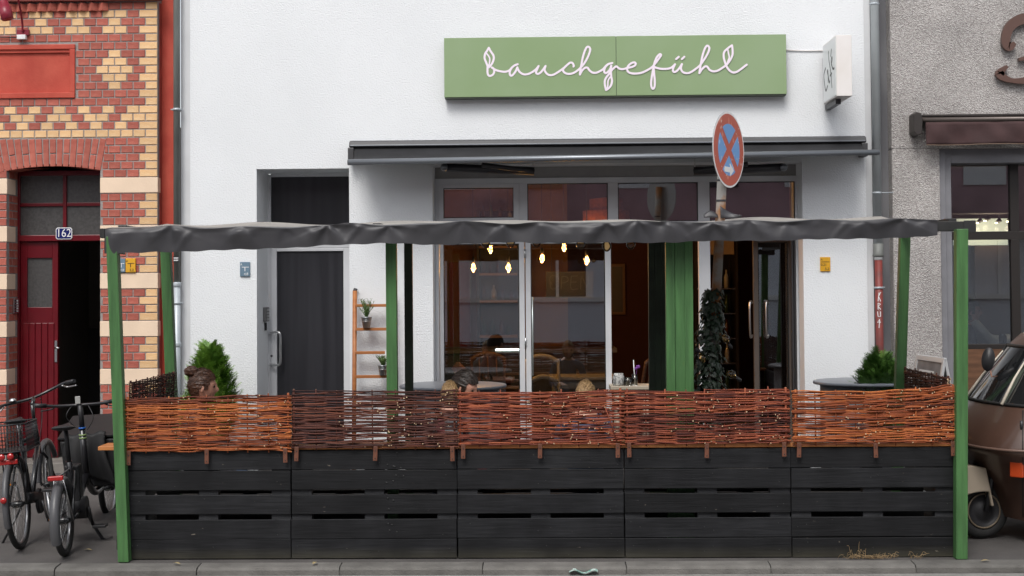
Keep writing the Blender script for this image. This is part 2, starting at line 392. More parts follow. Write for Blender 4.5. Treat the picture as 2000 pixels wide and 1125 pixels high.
# enamel house number
nx, nz = at(125, 456, yd-.02).x, at(125, 456, yd-.02).z
hn = thing('house_number_plate', 'blue enamel house number plate reading 162 over the red door', 'house number', (nx, yd-.02, nz-.06))
M_BLUE = mat('blue_enamel', (.012, .018, .12), .2)
def cham(w, h, c): return [(-w+c, -h), (w-c, -h), (w, -h+c), (w, h-c), (w-c, h), (-w+c, h), (-w, h-c), (-w, -h+c)]
pl = MB().prism([(nx+a, nz+b) for a, b in cham(.084, .06, .016)], yd-.022, yd-.011).build('plate', M_WHITE, hn, .002)
MB().prism([(nx+a, nz+b) for a, b in cham(.076, .052, .013)], yd-.024, yd-.0215).build('blue_field', M_BLUE, hn)
put_text('162', .118, M_WHITE, hn, nx, yd-.0255, nz+.001, .88)

# ================================================================ white house
wh = thing('white_house', 'white stucco house front with cafe windows and grey door', 'house', (0, YF, .13))
XW0, XW1 = xpx(371.5, 400), xpx(1692, 400)
xd0, xd1, zd = xpx(501.5, 500), xpx(682, 420), zpx(329.5, 590)
xw0, xw1, zw = xpx(846, 600), xpx(1570, 600), zpx(319, 1200)
def wall_open(xs, zs, holes, y0, y1):
    mb = MB()
    for i in range(len(xs)-1):
        for j in range(len(zs)-1):
            if (i, j) in holes: continue
            mb.add([(xs[i], y0, zs[j]), (xs[i+1], y0, zs[j]), (xs[i+1], y0, zs[j+1]), (xs[i], y0, zs[j+1])], [(0, 1, 2, 3)])
    for (a, b, zt) in ((xd0, xd1, zd), (xw0, xw1, zw)):
        mb.add([(a, y0, .05), (a, y1, .05), (a, y1, zt), (a, y0, zt)], [(0, 1, 2, 3)]); mb.add([(b, y0, .05), (b, y1, .05), (b, y1, zt), (b, y0, zt)], [(3, 2, 1, 0)])
        mb.add([(a, y0, zt), (b, y0, zt), (b, y1, zt), (a, y1, zt)], [(0, 1, 2, 3)])
    return mb
xs = [XW0, xd0, xd1, xw0, xw1, XW1]; zs = [.05, zd, zw, 9] if zd < zw else [.05, zw, zd, 9]
holes = {(1, 0), (3, 0)} | ({(3, 1)} if zd < zw else {(1, 1)})
me_ = wall_open(xs, zs, holes, YF, YF+.62).build('wall', M_STUCCO, wh, fix=False)
bmv = bmesh.new(); bmv.from_mesh(me_.data); bmesh.ops.remove_doubles(bmv, verts=bmv.verts, dist=.0005); bmv.to_mesh(me_.data); bmv.free()
MB().box(xpx(354, 400, YF+.02), XW0+.001, YF+.012, YF+.4, .05, 9).build('edge_strip', M_SMOOTH, wh)
MB().box(XW1-.001, xpx(1704, 400, YF+.02), YF+.012, YF+.4, .05, 9).build('edge_strip', M_SMOOTH, wh)
# house door with transom panel
yo = YF+.565
M_DPAN = mat('dark_door_film', (.020, .020, .024), .30, col2=(.030, .030, .035), vscale=2, stretch=(7, 1, .3), bump=.03, bscale=5, detail=1)
fr = MB(); zt_ = zd-.012
a0 = at(533, 600, yo).x
fr.box(xd0-.02, a0-.02, yo, yo+.07, .15, zt_); fr.box(xd1-.06, xd1+.02, yo, yo+.07, .15, zt_)
fr.box(a0-.02, xd1-.06, yo+.002, yo+.068, zpx(345, 600, yo), zt_+.02); fr.box(a0-.02, xd1-.06, yo+.002, yo+.068, at(600, 484, yo).z, at(600, 470, yo).z)
fr.build('door_frame', M_ALU, wh, .003)
MB().box(a0-.021, xd1-.059, yo+.03, yo+.04, at(600, 470, yo).z-.002, zpx(345, 600, yo)+.002).build('transom_panel', M_DPAN, wh)
dz1 = at(600, 484, yo).z-.004; b0, b1, bz1 = at(540.5, 600, yo-.01).x, at(671, 600, yo-.01).x, at(600, 490.5, yo-.01).z
lf = MB(); lf.box(a0-.018, b0, yo-.012, yo+.055, .17, dz1); lf.box(b1, xd1-.062, yo-.012, yo+.055, .17, dz1); lf.box(b0, b1, yo-.012, yo+.055, bz1, dz1); lf.box(b0, b1, yo-.012, yo+.055, .17, .28)
door = lf.build('door', M_ALU, wh, .003)
MB().box(b0-.003, b1+.003, yo+.012, yo+.022, .278, bz1+.003).build('door_panel', M_DPAN, door)
hz0, hz1 = at(540, 714, yo-.06).z, at(540, 648, yo-.06).z; hx = at(548, 680, yo-.07).x; hx_ = at(531, 680, yo).x
pts = catmull([(hx_, yo-.012, hz1-.01), (hx_, yo-.05, hz1-.01), (hx-.02, yo-.075, hz1-.006), (hx, yo-.08, hz1-.05), (hx, yo-.08, (hz0+hz1)/2), (hx, yo-.08, hz0+.05), (hx-.02, yo-.075, hz0+.006), (hx_, yo-.05, hz0+.01), (hx_, yo-.012, hz0+.01)], 5)
MB().tube(pts, .0125, 10).build('door_handle', M_STEEL, door)
MB().lathe([(.012, 0), (.012, .006), (0, .006)], (hx_, yo-.012, at(532, 695, yo).z), 12, M=Matrix.Rotation(PI/2, 4, 'X')).build('lock', M_DARKMET, door)
k0, k1, kz0, kz1 = YF+.30, YF+.47, at(512, 628, YF+.4).z, at(512, 600, YF+.4).z
kp_ = MB().box(xd0+.002, xd0+.035, k0, k1, kz0, kz1).build('keypad', mat('keypad_grey', (.12, .12, .12), .4), wh, .004)
for j in range(4):
    for i in range(2): MB().box(xd0+.035, xd0+.04, k0+.03+i*.06, k0+.07+i*.06, kz0+.012+j*.032, kz0+.034+j*.032).build('key', M_STEEL, kp_)
MB().box(xd0+.002, xd0+.022, k0+.07, k0+.11, kz0-.09, kz0-.01).build('key_hook', M_BLACK, kp_)
# cafe window: frame, mullions, panes, folding leaves
yw = YF+.30
def W_(px, py=600): return at(px, py, yw).x
def Z_(py, px=1200): return at(px, py, yw).z
fx0, fx1, fz1 = W_(851), W_(1561), Z_(346)
zt1, zt0 = Z_(433), Z_(462)                        # transom rail hidden behind the canopy edge
fr = MB(); D0, D1 = yw, yw+.08
gL, gR, gT = W_(858), W_(1555.5), Z_(357)
fr.box(fx0, gL, D0, D1, .15, fz1); fr.box(gR, fx1+.03, D0, D1, .15, fz1); fr.box(gL, gR, D0+.001, D1-.001, gT, fz1)
mull = [(W_(1014, 400), W_(1030, 400)), (W_(1187.5, 400), W_(1207, 400)), (W_(1363.5, 400), W_(1386, 400))]
xe = gL
for (a, b) in mull:
    fr.box(a, b, D0, D1, zt1, gT); fr.box(xe, a, D0+.002, D1-.002, zt0, zt1); xe = b
fr.box(xe, gR, D0+.002, D1-.002, zt0, zt1)
for (a, b) in mull: fr.box(a, b, D0+.001, D1-.001, zt0, zt1)
fr.box(mull[2][0], mull[2][1], D0, D1, .15, zt0)    # the post that runs to the floor
fr.build('window_frame', M_ALU, wh, .003)
MB().box(xw0+.001, xw1-.001, yw+.03, yw+.12, fz1+.001, zw-.001).build('lintel_panel', mat('grey_lintel', (.30, .29, .285), .8, var=.06), wh)
sf = MB(); s0, s1 = W_(866, 400), W_(1003, 400)
sf.box(gL, s0, D0-.015, D0+.05, zt1, gT-.001); sf.box(s1, mull[0][0], D0-.015, D0+.05, zt1, gT-.001); sf.box(s0, s1, D0-.015, D0+.05, Z_(367, 930), gT-.001); sf.box(s0, s1, D0-.015, D0+.05, zt1, zt1+.05)
sf.build('window_sash', M_ALU, wh, .003)
px_ = [(s0, s1, zt1+.05, Z_(367, 930)), (mull[0][1], mull[1][0], zt1, gT), (mull[1][1], mull[2][0], zt1, gT), (mull[2][1], gR, zt1, gT)]
M_GASK = mat('black_gasket', (.012, .012, .012), .6)
def gasket(x0, x1, z0, z1, y, parent, t=.008):
    g = MB(); g.box(x0, x0+t, y-.004, y+.012, z0, z1); g.box(x1-t, x1, y-.004, y+.012, z0, z1); g.box(x0+t, x1-t, y-.004, y+.012, z1-t, z1); g.box(x0+t, x1-t, y-.004, y+.012, z0, z0+t)
    return g.build('gasket', M_GASK, parent)
for (a, b, c, d) in px_:
    pn = MB().box(a-.002, b+.002, D0+.03, D0+.036, c-.002, d+.002).build('window_pane', M_GLASS, wh); gasket(a, b, c, d, D0+.018, pn)
def leaf_(name, x0, x1, fr0, fr1, y, parent=wh, glass=M_GLASS, fm=M_ALU, top=zt0-.004):
    f = MB(); f.box(x0, x0+fr0, y, y+.055, .17, top); f.box(x1-fr1, x1, y, y+.055, .17, top); f.box(x0+fr0, x1-fr1, y, y+.055, top-.06, top); f.box(x0+fr0, x1-fr1, y, y+.055, .17, .30)
    o = f.build(name, fm, parent, .003)
    p = MB().box(x0+fr0-.003, x1-fr1+.003, y+.024, y+.030, .298, top-.058).build('window_pane', glass, o); gasket(x0+fr0, x1-fr1, .30, top-.06, y+.014, o); return o
lA = leaf_('folding_window', W_(859), W_(1025), W_(866.5)-W_(859), W_(1025)-W_(1014.5), yw+.004)
lB = leaf_('folding_window', W_(1027), W_(1194), W_(1037)-W_(1027), W_(1194)-W_(1182.5), yw+.004)
for (pz) in (495, 668):
    z = Z_(pz, 1025); MB().tube([(W_(1026), yw-.008, z-.045), (W_(1026), yw-.008, z+.045)], .009, 8).build('hinge', M_STEEL, lA)
hx = W_(1040); MB().tube([(hx, yw-.03, Z_(733, 1040)), (hx, yw-.035, Z_(650, 1040)), (hx, yw-.03, Z_(580, 1040))], .007, 8).build('pull_rod', mat('pale_metal', (.55, .6, .58), .3, metal=.6), lB)
# glass door leaf folded inwards at the right
dr = MB(); x0, x1 = at(1470, 600, yw+.5).x, at(1541, 600, yw+.25).x
M_BRN = mat('brown_door_frame', (.06, .045, .04), .4)
lC = leaf_('glass_door', at(1472, 600, yw+.3).x, at(1549, 600, yw+.3).x, .05, .045, yw+.3, fm=mat('anodised_bronze', (.13, .105, .09), .4, metal=.3))
for px in (1471, 1503):
    X = at(px, 640, yw+.25).x; za, zb = at(px, 655, yw+.25).z, at(px, 592, yw+.25).z
    MB().tube(catmull([(X, yw+.298, zb), (X-.03, yw+.25, zb), (X-.03, yw+.25, za), (X, yw+.298, za)], 4), .011, 8).build('door_handle', M_STEEL, lC)
tr = MB(); tr.box(W_(1546), W_(1549.5), yw-.02, yw+.05, .15, zt0-.004); tr.box(W_(1551), W_(1554), yw-.02, yw+.05, .15, zt0-.004); tr.build('door_track', M_DARKMET, wh)
# the room behind: walls, floor, ceiling
RX0, RX1, RY1, RZ1 = -1.9, 3.6, 9.2, 3.55
M_OCH = mat('ochre_wall', (.40, .20, .055), .8, var=.12, vscale=1.5)
M_MAR = mat('maroon_wall', (.05, .013, .013), .8, var=.1, vscale=2)
M_CEI = mat('dark_ceiling', (.16, .10, .06), .9)
M_FLO = mat('dark_floor_boards', (.06, .04, .028), .5, var=.25, vscale=2, stretch=(8, .6, 1))
MB().box(RX0-.1, .35, RY1, RY1+.1, .15, RZ1).build('room_back_wall', M_OCH, wh)
MB().box(.35, RX1+.1, RY1, RY1+.1, .15, RZ1).build('room_back_wall', M_MAR, wh, label='maroon back wall')
MB().box(RX0-.1, RX0, yw+.35, RY1, .15, RZ1).build('room_side_wall', M_OCH, wh)
MB().box(RX1, RX1+.1, yw+.35, RY1, .15, RZ1).build('room_side_wall', M_MAR, wh)
MB().box(RX0-.1, RX1+.1, yw+.35, RY1+.1, RZ1, RZ1+.1).build('room_ceiling', M_CEI, wh)
MB().box(RX0-.1, RX1+.1, YF+.05, RY1+.1, .05, .155).build('room_floor', M_FLO, wh)
fw = MB(); fw.box(RX0-.1, xw0-.002, yw+.34, yw+.44, .15, RZ1); fw.box(xw1+.002, RX1+.1, yw+.34, yw+.44, .15, RZ1); fw.box(xw0, xw1, yw+.34, yw+.44, zw+.002, RZ1)
fw.build('room_front_wall', M_CEI, wh)

# ================================================================ pebbledash house on the right
def speck(name, c1, c2, c3):
    m = bpy.data.materials.new(name); m.use_nodes = True; n = m.node_tree.nodes; l = m.node_tree.links; b = n['Principled BSDF']; b.inputs['Roughness'].default_value = .95
    tc = n.new('ShaderNodeTexCoord'); v = n.new('ShaderNodeTexVoronoi'); v.inputs['Scale'].default_value = 105; l.new(tc.outputs['Object'], v.inputs['Vector'])
    r = n.new('ShaderNodeValToRGB'); e = r.color_ramp.elements; e[0].color = (*c1, 1); e[1].color = (*c3, 1); e[0].position = .25; e[1].position = .7; q = e.new(.5); q.color = (*c2, 1)
    sp = n.new('ShaderNodeSeparateColor'); l.new(v.outputs['Color'], sp.inputs[0]); l.new(sp.outputs[0], r.inputs[0])
    nz = n.new('ShaderNodeTexNoise'); nz.inputs['Scale'].default_value = 1.6; l.new(tc.outputs['Object'], nz.inputs['Vector'])
    mr = n.new('ShaderNodeMapRange'); mr.inputs[1].default_value = .3; mr.inputs[2].default_value = .7; mr.inputs[3].default_value = .82; mr.inputs[4].default_value = 1.12; l.new(nz.outputs['Fac'], mr.inputs[0])
    mx = n.new('ShaderNodeMix'); mx.data_type = 'RGBA'; mx.blend_type = 'MULTIPLY'; mx.inputs[0].default_value = 1; l.new(r.outputs[0], mx.inputs[6]); l.new(mr.outputs[0], mx.inputs[7]); l.new(mx.outputs[2], b.inputs['Base Color'])
    bp = n.new('ShaderNodeBump'); bp.inputs['Strength'].default_value = 1; bp.inputs['Distance'].default_value = .012; l.new(v.outputs['Distance'], bp.inputs['Height']); l.new(bp.outputs[0], b.inputs['Normal']); return m
M_PEB = speck('pebbledash', (.38, .35, .335), (.49, .46, .44), (.56, .535, .515))
M_SLATE = mat('grey_window_surround', (.19, .19, .205), .75, var=.1, vscale=5, bump=.1)
ph = thing('pebbledash_house', 'grey pebbledash house front with brown shop awning at right', 'house', (4.6, YF, .13))
xg0, xg1 = xpx(1704, 400, YF+.14), xpx(1745, 400, YF+.14)
MB().box(xg0-.01, xg1, YF+.14, YF+.5, .05, 9).build('party_wall_strip', mat('dark_grey_render', (.13, .13, .14), .85, col2=(.2, .2, .21), vscale=3, stretch=(1, 1, .4)), ph)
xp0, xp1, zp1 = xpx(1743, 400), xpx(1838, 500), zpx(290, 1900)
XE = 9.0
pw = MB(); pw.box(xp0, xp1, YF-.01, YF+.4, .05, zp1); pw.box(xp0, XE, YF-.01, YF+.4, zp1, 9); pw.build('wall', M_PEB, ph, .012)
ys = YF+.04; xs1 = at(1860, 500, ys).x; XE2 = 6.6
# window surround and shop window
sr = MB(); sr.box(xp1, (xp1+xs1)/2+.0, ys-.02, ys+.3, .1, zp1); sr.box((xp1+xs1)/2, xs1, ys, ys+.3, .1, zp1); sr.box(xs1, XE2, ys+.003, ys+.297, at(1930, 318, ys).z, zp1)
sr.build('window_surround', M_SLATE, ph, .004)
MB().box(XE2, XE, YF-.01, YF+.4, .05, zp1).build('wall', M_PEB, ph)
yg = ys+.2; zb = at(1930, 672, yg).z; ztA, ztB = at(1930, 452, yg).z, at(1930, 468, yg).z
M_DKBR = mat('dark_brown_frame', (.02, .016, .014), .45)
ff = MB(); ff.box(xs1, XE2, yg, yg+.07, ztB, ztA); mx0, mx1 = at(1975, 500, yg).x, at(1992, 500, yg).x
ff.box(mx0, mx1, yg-.001, yg+.071, zb, ztB); ff.box(mx0, mx1, yg-.001, yg+.071, ztA, at(1930, 318, ys).z); ff.box(xs1, XE2, yg, yg+.07, zb-.05, zb)
ff.build('window_frame', M_DKBR, ph, .003)
for (a, b) in ((xs1, mx0), (mx1, XE2)):
    for (c, d) in ((zb, ztB), (ztA, at(1930, 318, ys).z)): MB().box(a-.002, b+.002, yg+.03, yg+.036, c, d).build('window_pane', M_GLASS, ph)
M_WOOD = mat('walnut_panel', (.13, .062, .032), .5, var=.25, vscale=3, stretch=(1, 1, 7))
MB().box(xs1, XE2, yg+.0, yg+.06, .15, zb-.05).build('wood_apron', M_WOOD, ph)
rm = MB(); rm.box(xs1-.4, XE2, 7.5, 7.6, .1, 3.6); rm.box(xs1-.5, xs1-.4, ys+.3, 7.5, .1, 3.6); rm.box(XE2, XE2+.1, ys+.3, 7.5, .1, 3.6); rm.box(xs1-.5, XE2, ys+.3, 7.6, 3.6, 3.7); rm.box(xs1-.4, XE2, ys+.3, 7.5, .05, .14)
rm.build('shop_room', mat('shop_room_paint', (.30, .25, .19), .9), ph)
# opposite side of the street (seen only as a reflection in the panes)
oh = thing('opposite_house', 'pale house across the street mirrored in the cafe panes', 'house', (0, -15.5, 0))
M_OPP = mat('pale_blue_render', (.74, .77, .84), .9); M_OPP2 = mat('mauve_cladding', (.44, .28, .32), .8, var=.2, vscale=1)
MB().box(-22, 22, -16.5, -15.5, -.1, 1.5).build('base_wall', M_OPP, oh)
MB().box(-22, 22, -16.5, -15.4, 1.5, 1.62).build('sill_course', M_WHITE, oh)
MB().box(-22, 22, -16.5, -15.5, 3.1, 8.5).build('upper_wall', M_OPP2, oh)
MB().box(-22, 22, -16.5, -15.45, 3.0, 3.1).build('string_course', M_WHITE, oh)
M_CURT = mat('white_curtain', (.75, .75, .78), .9); M_OGL = mat('dark_pane', (.05, .05, .06), .1)
for i in range(-10, 11):
    x = i*2.1
    MB().box(x-1.05, x-.35, -16.4, -15.5, 1.62, 3.0).build('pier', M_OPP, oh)
    MB().box(x-.35, x+1.05, -16.0, -15.7, 1.62, 3.0).build('window', M_CURT if i % 3 else M_OGL, oh)
    MB().box(x+.33, x+.40, -15.7, -15.62, 1.62, 3.0).build('window_bar', M_WHITE, oh)
    MB().box(x-.5, x+.5, -15.49, -15.46, 4.2, 5.8).build('upper_window', M_CURT if i % 2 else M_OGL, oh)
tag(MB().box(-40, 40, -15.5, -8.9, -.2, .0).build('far_pavement', M_ASPH), None, kind='structure')

# ================================================================ things on the house fronts
# --- green fascia sign with script lettering
SG0, SG1, SGz0, SGz1 = rect(867.5, 70.5, 1536, 189, 3.68)
sg = thing('shop_sign', 'long sage green sign board with pale pink handwritten lettering bauchgefühl', 'sign', ((SG0+SG1)/2, 3.68, SGz0))
M_SAGE = mat('sage_green_film', (.235, .335, .165), .42, col2=(.265, .36, .2), vscale=1.2)
M_SIGNE = mat('sign_edge', (.07, .085, .06), .5)
xm = at(1203.5, 130, 3.68).x
for (a, b) in ((SG0, xm-.0025), (xm+.0025, SG1)):
    MB().box(a, b, 3.68, 3.688, SGz0+.012, SGz1).build('sign_panel', M_SAGE, sg, .0015)
MB().box(SG0+.004, SG1-.004, 3.688, 3.798, SGz0, SGz1-.004).build('sign_case', M_SIGNE, sg)
M_PINK = mat('pale_pink_lettering', (.86, .76, .85), .45)
def ribbon(mb, pts, w, y0, th=.002, mi=0):
    """flat brush stroke lying in an x,z plane, round ends"""
    n = len(pts); L = []; Rr = []
    for i, p in enumerate(pts):
        t = (pts[min(i+1, n-1)]-pts[max(i-1, 0)]); t = Vector((t.x, 0, t.z))
        if t.length < 1e-7: t = Vector((1, 0, 0))
        t.normalize(); nn = Vector((-t.z, 0, t.x)); L.append(p+nn*w/2); Rr.append(p-nn*w/2)
    v = [Vector((q.x, y0-.000014*i, q.z)) for i, q in enumerate(L)]+[Vector((q.x, y0-.000014*i, q.z)) for i, q in enumerate(Rr)]
    mb.add(v, [(i, i+1, n+i+1, n+i) for i in range(n-1)], mi)
    for e in (0, n-1):
        c = pts[e]; k = 8; mb.add([(c.x+math.cos(2*PI*j/k)*w/2, y0-.000014*e+.00008, c.z+math.sin(2*PI*j/k)*w/2) for j in range(k)], [tuple(range(k))], mi)
SA = ['160,350 140,300 118,240 125,180 150,140 177,95', '177,95 200,140 240,200 245,250 225,310 190,355 165,375', '140,170 170,205 190,250 185,310 172,355',
      '160,350 158,400 160,450 175,482 200,487 235,468 252,430 247,395 230,375 216,370', '216,370 250,392 300,415 380,430 430,425 470,405 500,370 540,340 580,325',
      '500,370 472,420 470,465 490,485 520,465 555,415 575,368', '575,368 590,410 620,445 670,467 730,460 790,430 840,390 872,350', '872,350 850,400 835,440 860,460 900,440 940,390 968,350',
      '968,350 955,400 975,445 1020,476 1080,470 1150,430 1220,380 1270,335 1310,305 1345,310 1362,345 1357,358', '1260,345 1215,395 1225,435 1280,460 1350,450 1410,415 1460,370 1510,310 1560,220 1590,130 1578,88 1548,85 1520,130 1490,220 1470,320 1455,400 1447,470',
      '1447,470 1480,410 1520,375 1555,375 1580,410 1620,440 1670,445 1720,425 1770,395 1800,360 1840,325 1900,308', '1840,325 1800,370 1785,425 1805,450 1840,430 1870,390 1885,345',
      '1885,345 1880,420 1885,500 1895,560 1880,620 1850,660 1812,685', '1812,685 1797,620 1795,560 1815,510 1855,460 1890,410 1925,375 1950,355', '1872,500 1842,550 1836,620 1828,660']
SB = ['98,343 140,375 190,380 240,365 290,355 340,335 355,305 335,290 290,305 250,345 242,395 275,430 350,440 430,430 510,395 580,350 630,290 680,220 697,190 678,180 640,220 610,290 595,360 580,440 565,540 566,610 586,645 608,620 612,540 603,440 597,360',
      '600,350 660,370 740,378 810,370 850,350 885,315', '885,315 860,370 858,405 880,420 920,395 955,350 978,312', '978,312 965,370 985,415 1035,435 1090,425 1160,380 1220,330 1270,260 1320,180 1347,105 1325,65 1297,85 1270,150 1245,240 1225,350 1213,435',
      '1213,435 1245,385 1290,345 1320,350 1350,390 1400,410 1460,400 1520,365 1575,325 1620,270 1655,200 1660,130 1652,60', '1652,60 1590,105 1548,150 1540,210 1555,280 1580,345 1615,395 1665,425 1720,415 1780,375 1850,320', '1595,115 1605,170 1615,220 1600,265 1580,320',
      '900,245 935,215', '978,245 1010,215']
let = MB(); kk = 0
for S, ox, sc in ((SA, 930, 7.143), (SB, 1190, 6.897)):
    for s in S:
        P = [at(ox+float(q.split(',')[0])/sc, 80+float(q.split(',')[1])/sc, 3.678) for q in s.split()]
        kk += 1; ribbon(let, catmull(P, 5), .0205 if kk not in (3, 15, 22) else .0145, 3.678-.0003*kk)
let.build('lettering', M_PINK, sg, fix=False)
# --- projecting light box
bx0, bx1 = at(1633.5, 127, 3.1).x, at(1664, 127, 3.1).x
bz0, bz1 = at(1648, 187.5, 3.1).z, at(1648, 68, 3.1).z
cs = thing('projecting_sign', 'small white box sign with black handwritten Café standing out from the wall', 'sign', (bx0, 3.8, bz0))
M_BOXW = mat('box_sign_cream', (.72, .68, .64), .5, col2=(.78, .75, .73), vscale=3); M_BOXF = mat('box_sign_face', (.76, .78, .78), .3)
MB().box(bx0, bx1, 3.1, 3.72, bz0, bz1).build('case', M_BOXW, cs, .004)
MB().box(bx0-.004, bx0-.0005, 3.115, 3.705, bz0+.012, bz1-.012).build('sign_face', M_BOXF, cs)
ar = MB(); ar.box(bx0+.03, bx0+.08, 3.3, 3.799, bz0-.05, bz0-.001); ar.box(bx0+.02, bx0+.1, 3.72, 3.799, bz0+.1, bz1-.1); ar.build('bracket', M_DARKMET, cs)
cl = MB()
for s in ['160,525 140,600 142,680 160,800 183,740', '192,690 188,560 180,560 190,610 205,690 212,680', '195,318 200,420 222,570 236,750', '215,610 232,580', '228,470 238,400 232,385 226,440 238,500 248,525 260,515', '228,288 224,340 220,370']:
    P = []
    for q in s.split():
        u, w = [float(t) for t in q.split(',')]
        ta = (u-130)/(265-130+ (w-100)/760*20); ta = max(0, min(1, ta)); yy = 3.70-ta*.58   # 0 at the wall
        zz = bz1-(w-(250-140*ta))/(716+34*ta)*(bz1-bz0); P.append(Vector((yy, 0, zz)))
    P = catmull(P, 4); mbx = MB(); ribbon(mbx, P, .022, 0)
    cl.add([(bx0-.0048, v.x, v.z) for v in mbx.v], mbx.f)
cl.build('lettering', M_BLACK, cs, fix=False)
cb = MB(); p0, p1 = at(1537, 98, 3.79), at(1607, 99, 3.79)
cb.tube([p0-Vector((.01, 0, 0)), (p0+p1)/2+Vector((0, 0, -.004)), p1+Vector((.12, 0, 0))], .006, 6)
single('sign_cable', cb, M_BOXW, 'thin white cable on the wall between the green sign and the box sign', 'cable')
# --- long folding-arm awning
A0, A1 = xpx(686, 290), xpx(1685, 280)
az1, az0 = at(1180, 274, YF-.1).z, at(1180, 291, YF-.1).z
aw = thing('awning', 'long dark grey folding arm awning rolled in above the cafe windows', 'awning', ((A0+A1)/2, YF, az0))
M_AWC = mat('awning_cassette', (.06, .06, .063), .45, metal=.3); M_AWF = mat('awning_cloth', (.011, .011, .013), .85, var=.25, vscale=5, bump=.1)
M_AWB = mat('awning_bar', (.20, .215, .235), .35, metal=.5)
cas = MB(); pr = [(0, .10), (-.10, .105), (-.155, .085), (-.165, .05), (-.15, .035), (0, .03)]
cas.add([(X, YF+y, az0+z) for X in (A0, A1) for y, z in pr], [tuple(range(6)), tuple(range(11, 5, -1))]+[(i, i+6, (i+1) % 6+6, (i+1) % 6) for i in range(6)]); cas.build('cassette', M_AWC, aw, .004)
MB().box(A0+.01, A1-.01, YF-.168, YF-.15, az0+.044, az0+.056).build('cassette_trim', M_AWB, aw, .002)
for X in (A0, A1-.035): MB().prism([(0, 0), (1, 0)], 0, 0) if False else MB().box(X-.012, X+.047, YF-.17, YF, az0-.10, az0+.03).build('end_plate', M_AWC, aw, .006)
yb, F0, F1 = YF-.62, at(679, 317, YF-.62), at(1717, 297.5, YF-.62)
zbL, zbR = F0.z, F1.z
def awf(u, v):
    X = A0+.05+(A1-A0-.1)*u; sagm = -.03*math.sin(PI*v)-.012*math.sin(PI*v)*math.sin(u*17)
    return Vector((X*(1-v)+(F0.x+.05+(F1.x-F0.x-.16)*u)*v, (YF-.12)*(1-v)+yb*v, (az0+.03)*(1-v)+(zbL+(zbR-zbL)*u+.02)*v+sagm))
cl = MB().grid(awf, 60, 8).build('awning_cloth', M_AWF, aw); so_ = cl.modifiers.new('t', 'SOLIDIFY'); so_.thickness = .003
MB().tube([F0, F1], .028, 12).build('front_bar', M_AWB, aw)
for (px, sgn) in ((868, 1), (1530, -1)):
    e = at(px, 327, YF-.35); k = at(px+sgn*175, 334, YF-.25); top = Vector((e.x, YF-.05, az0))
    am = MB(); am.tube([e, k], .032, 8, flat=1.25); am.tube([k, k+Vector((-sgn*.5, -.16, .05))], .024, 8); am.tube([e+Vector((0, .3, .03)), e], .03, 8)
    am.build('folding_arm', M_DARKMET, aw)
    MB().lathe([(.034, -.03), (.038, 0), (.03, .03), (0, .034)], e+Vector((0, -.02, .0)), 14, M=Matrix.Rotation(PI/2, 4, 'X')).build('arm_joint', M_AWB, aw)
    q = at(px+sgn*173, 322, YF-.3); MB().tube([q+Vector((0, 0, .09)), q-Vector((0, 0, .02))], .006, 6).build('arm_pin', M_STEEL, aw)
# --- brown awning of the neighbouring shop
ya = YF-.16; b0 = at(1783, 240, ya).x; 
ba = thing('awning', 'rolled in dark brown awning with short hanging valance above the neighbouring shop window', 'awning', (b0+1, YF, at(1800, 282, ya).z))
M_BRC = mat('brown_awning_cloth', (.055, .028, .028), .9, var=.2, vscale=4, bump=.25, bscale=12)
M_BRM = mat('brown_awning_metal', (.045, .038, .035), .45, metal=.3)
MB().prism([(b0+dx, at(1790, py, ya).z) for dx, py in ((0, 224), (.02, 219), (.075, 222), (.085, 240), (.075, 262), (.03, 265), (0, 258))], ya-.04, YF-.012).build('end_cap', M_BRM, ba, .006)
zt = at(1900, 227, ya).z
MB().box(b0+.09, b0+2.9, ya-.02, YF-.012, zt, zt+.02).build('cassette', M_BRM, ba, .003)
MB().tube([(b0+.07, ya, zt-.03), (b0+2.9, ya, zt-.03)], .026, 12).build('roller_bar', mat('bronze_bar', (.12, .1, .09), .4, metal=.5), ba)
vx0 = at(1808, 260, ya-.02).x; vz0, vz1 = at(1900, 282, ya-.02).z, at(1900, 238, ya-.02).z
def val(u, v):
    X = vx0+u*2.65; return Vector((X, ya-.025+.012*math.sin(X*9+v*3)+.006*math.sin(X*23-v*5), vz1+(vz0-vz1)*v+.004*math.sin(X*6)*v))
vl = MB().grid(val, 70, 8).build('valance', M_BRC, ba); vl.modifiers.new('t', 'SOLIDIFY').thickness = .003
MB().tube([val(i/20, 1)+Vector((0, -.002, -.001)) for i in range(21)], .004, 6).build('valance_hem', mat('hem_tan', (.2, .14, .1), .8), ba)
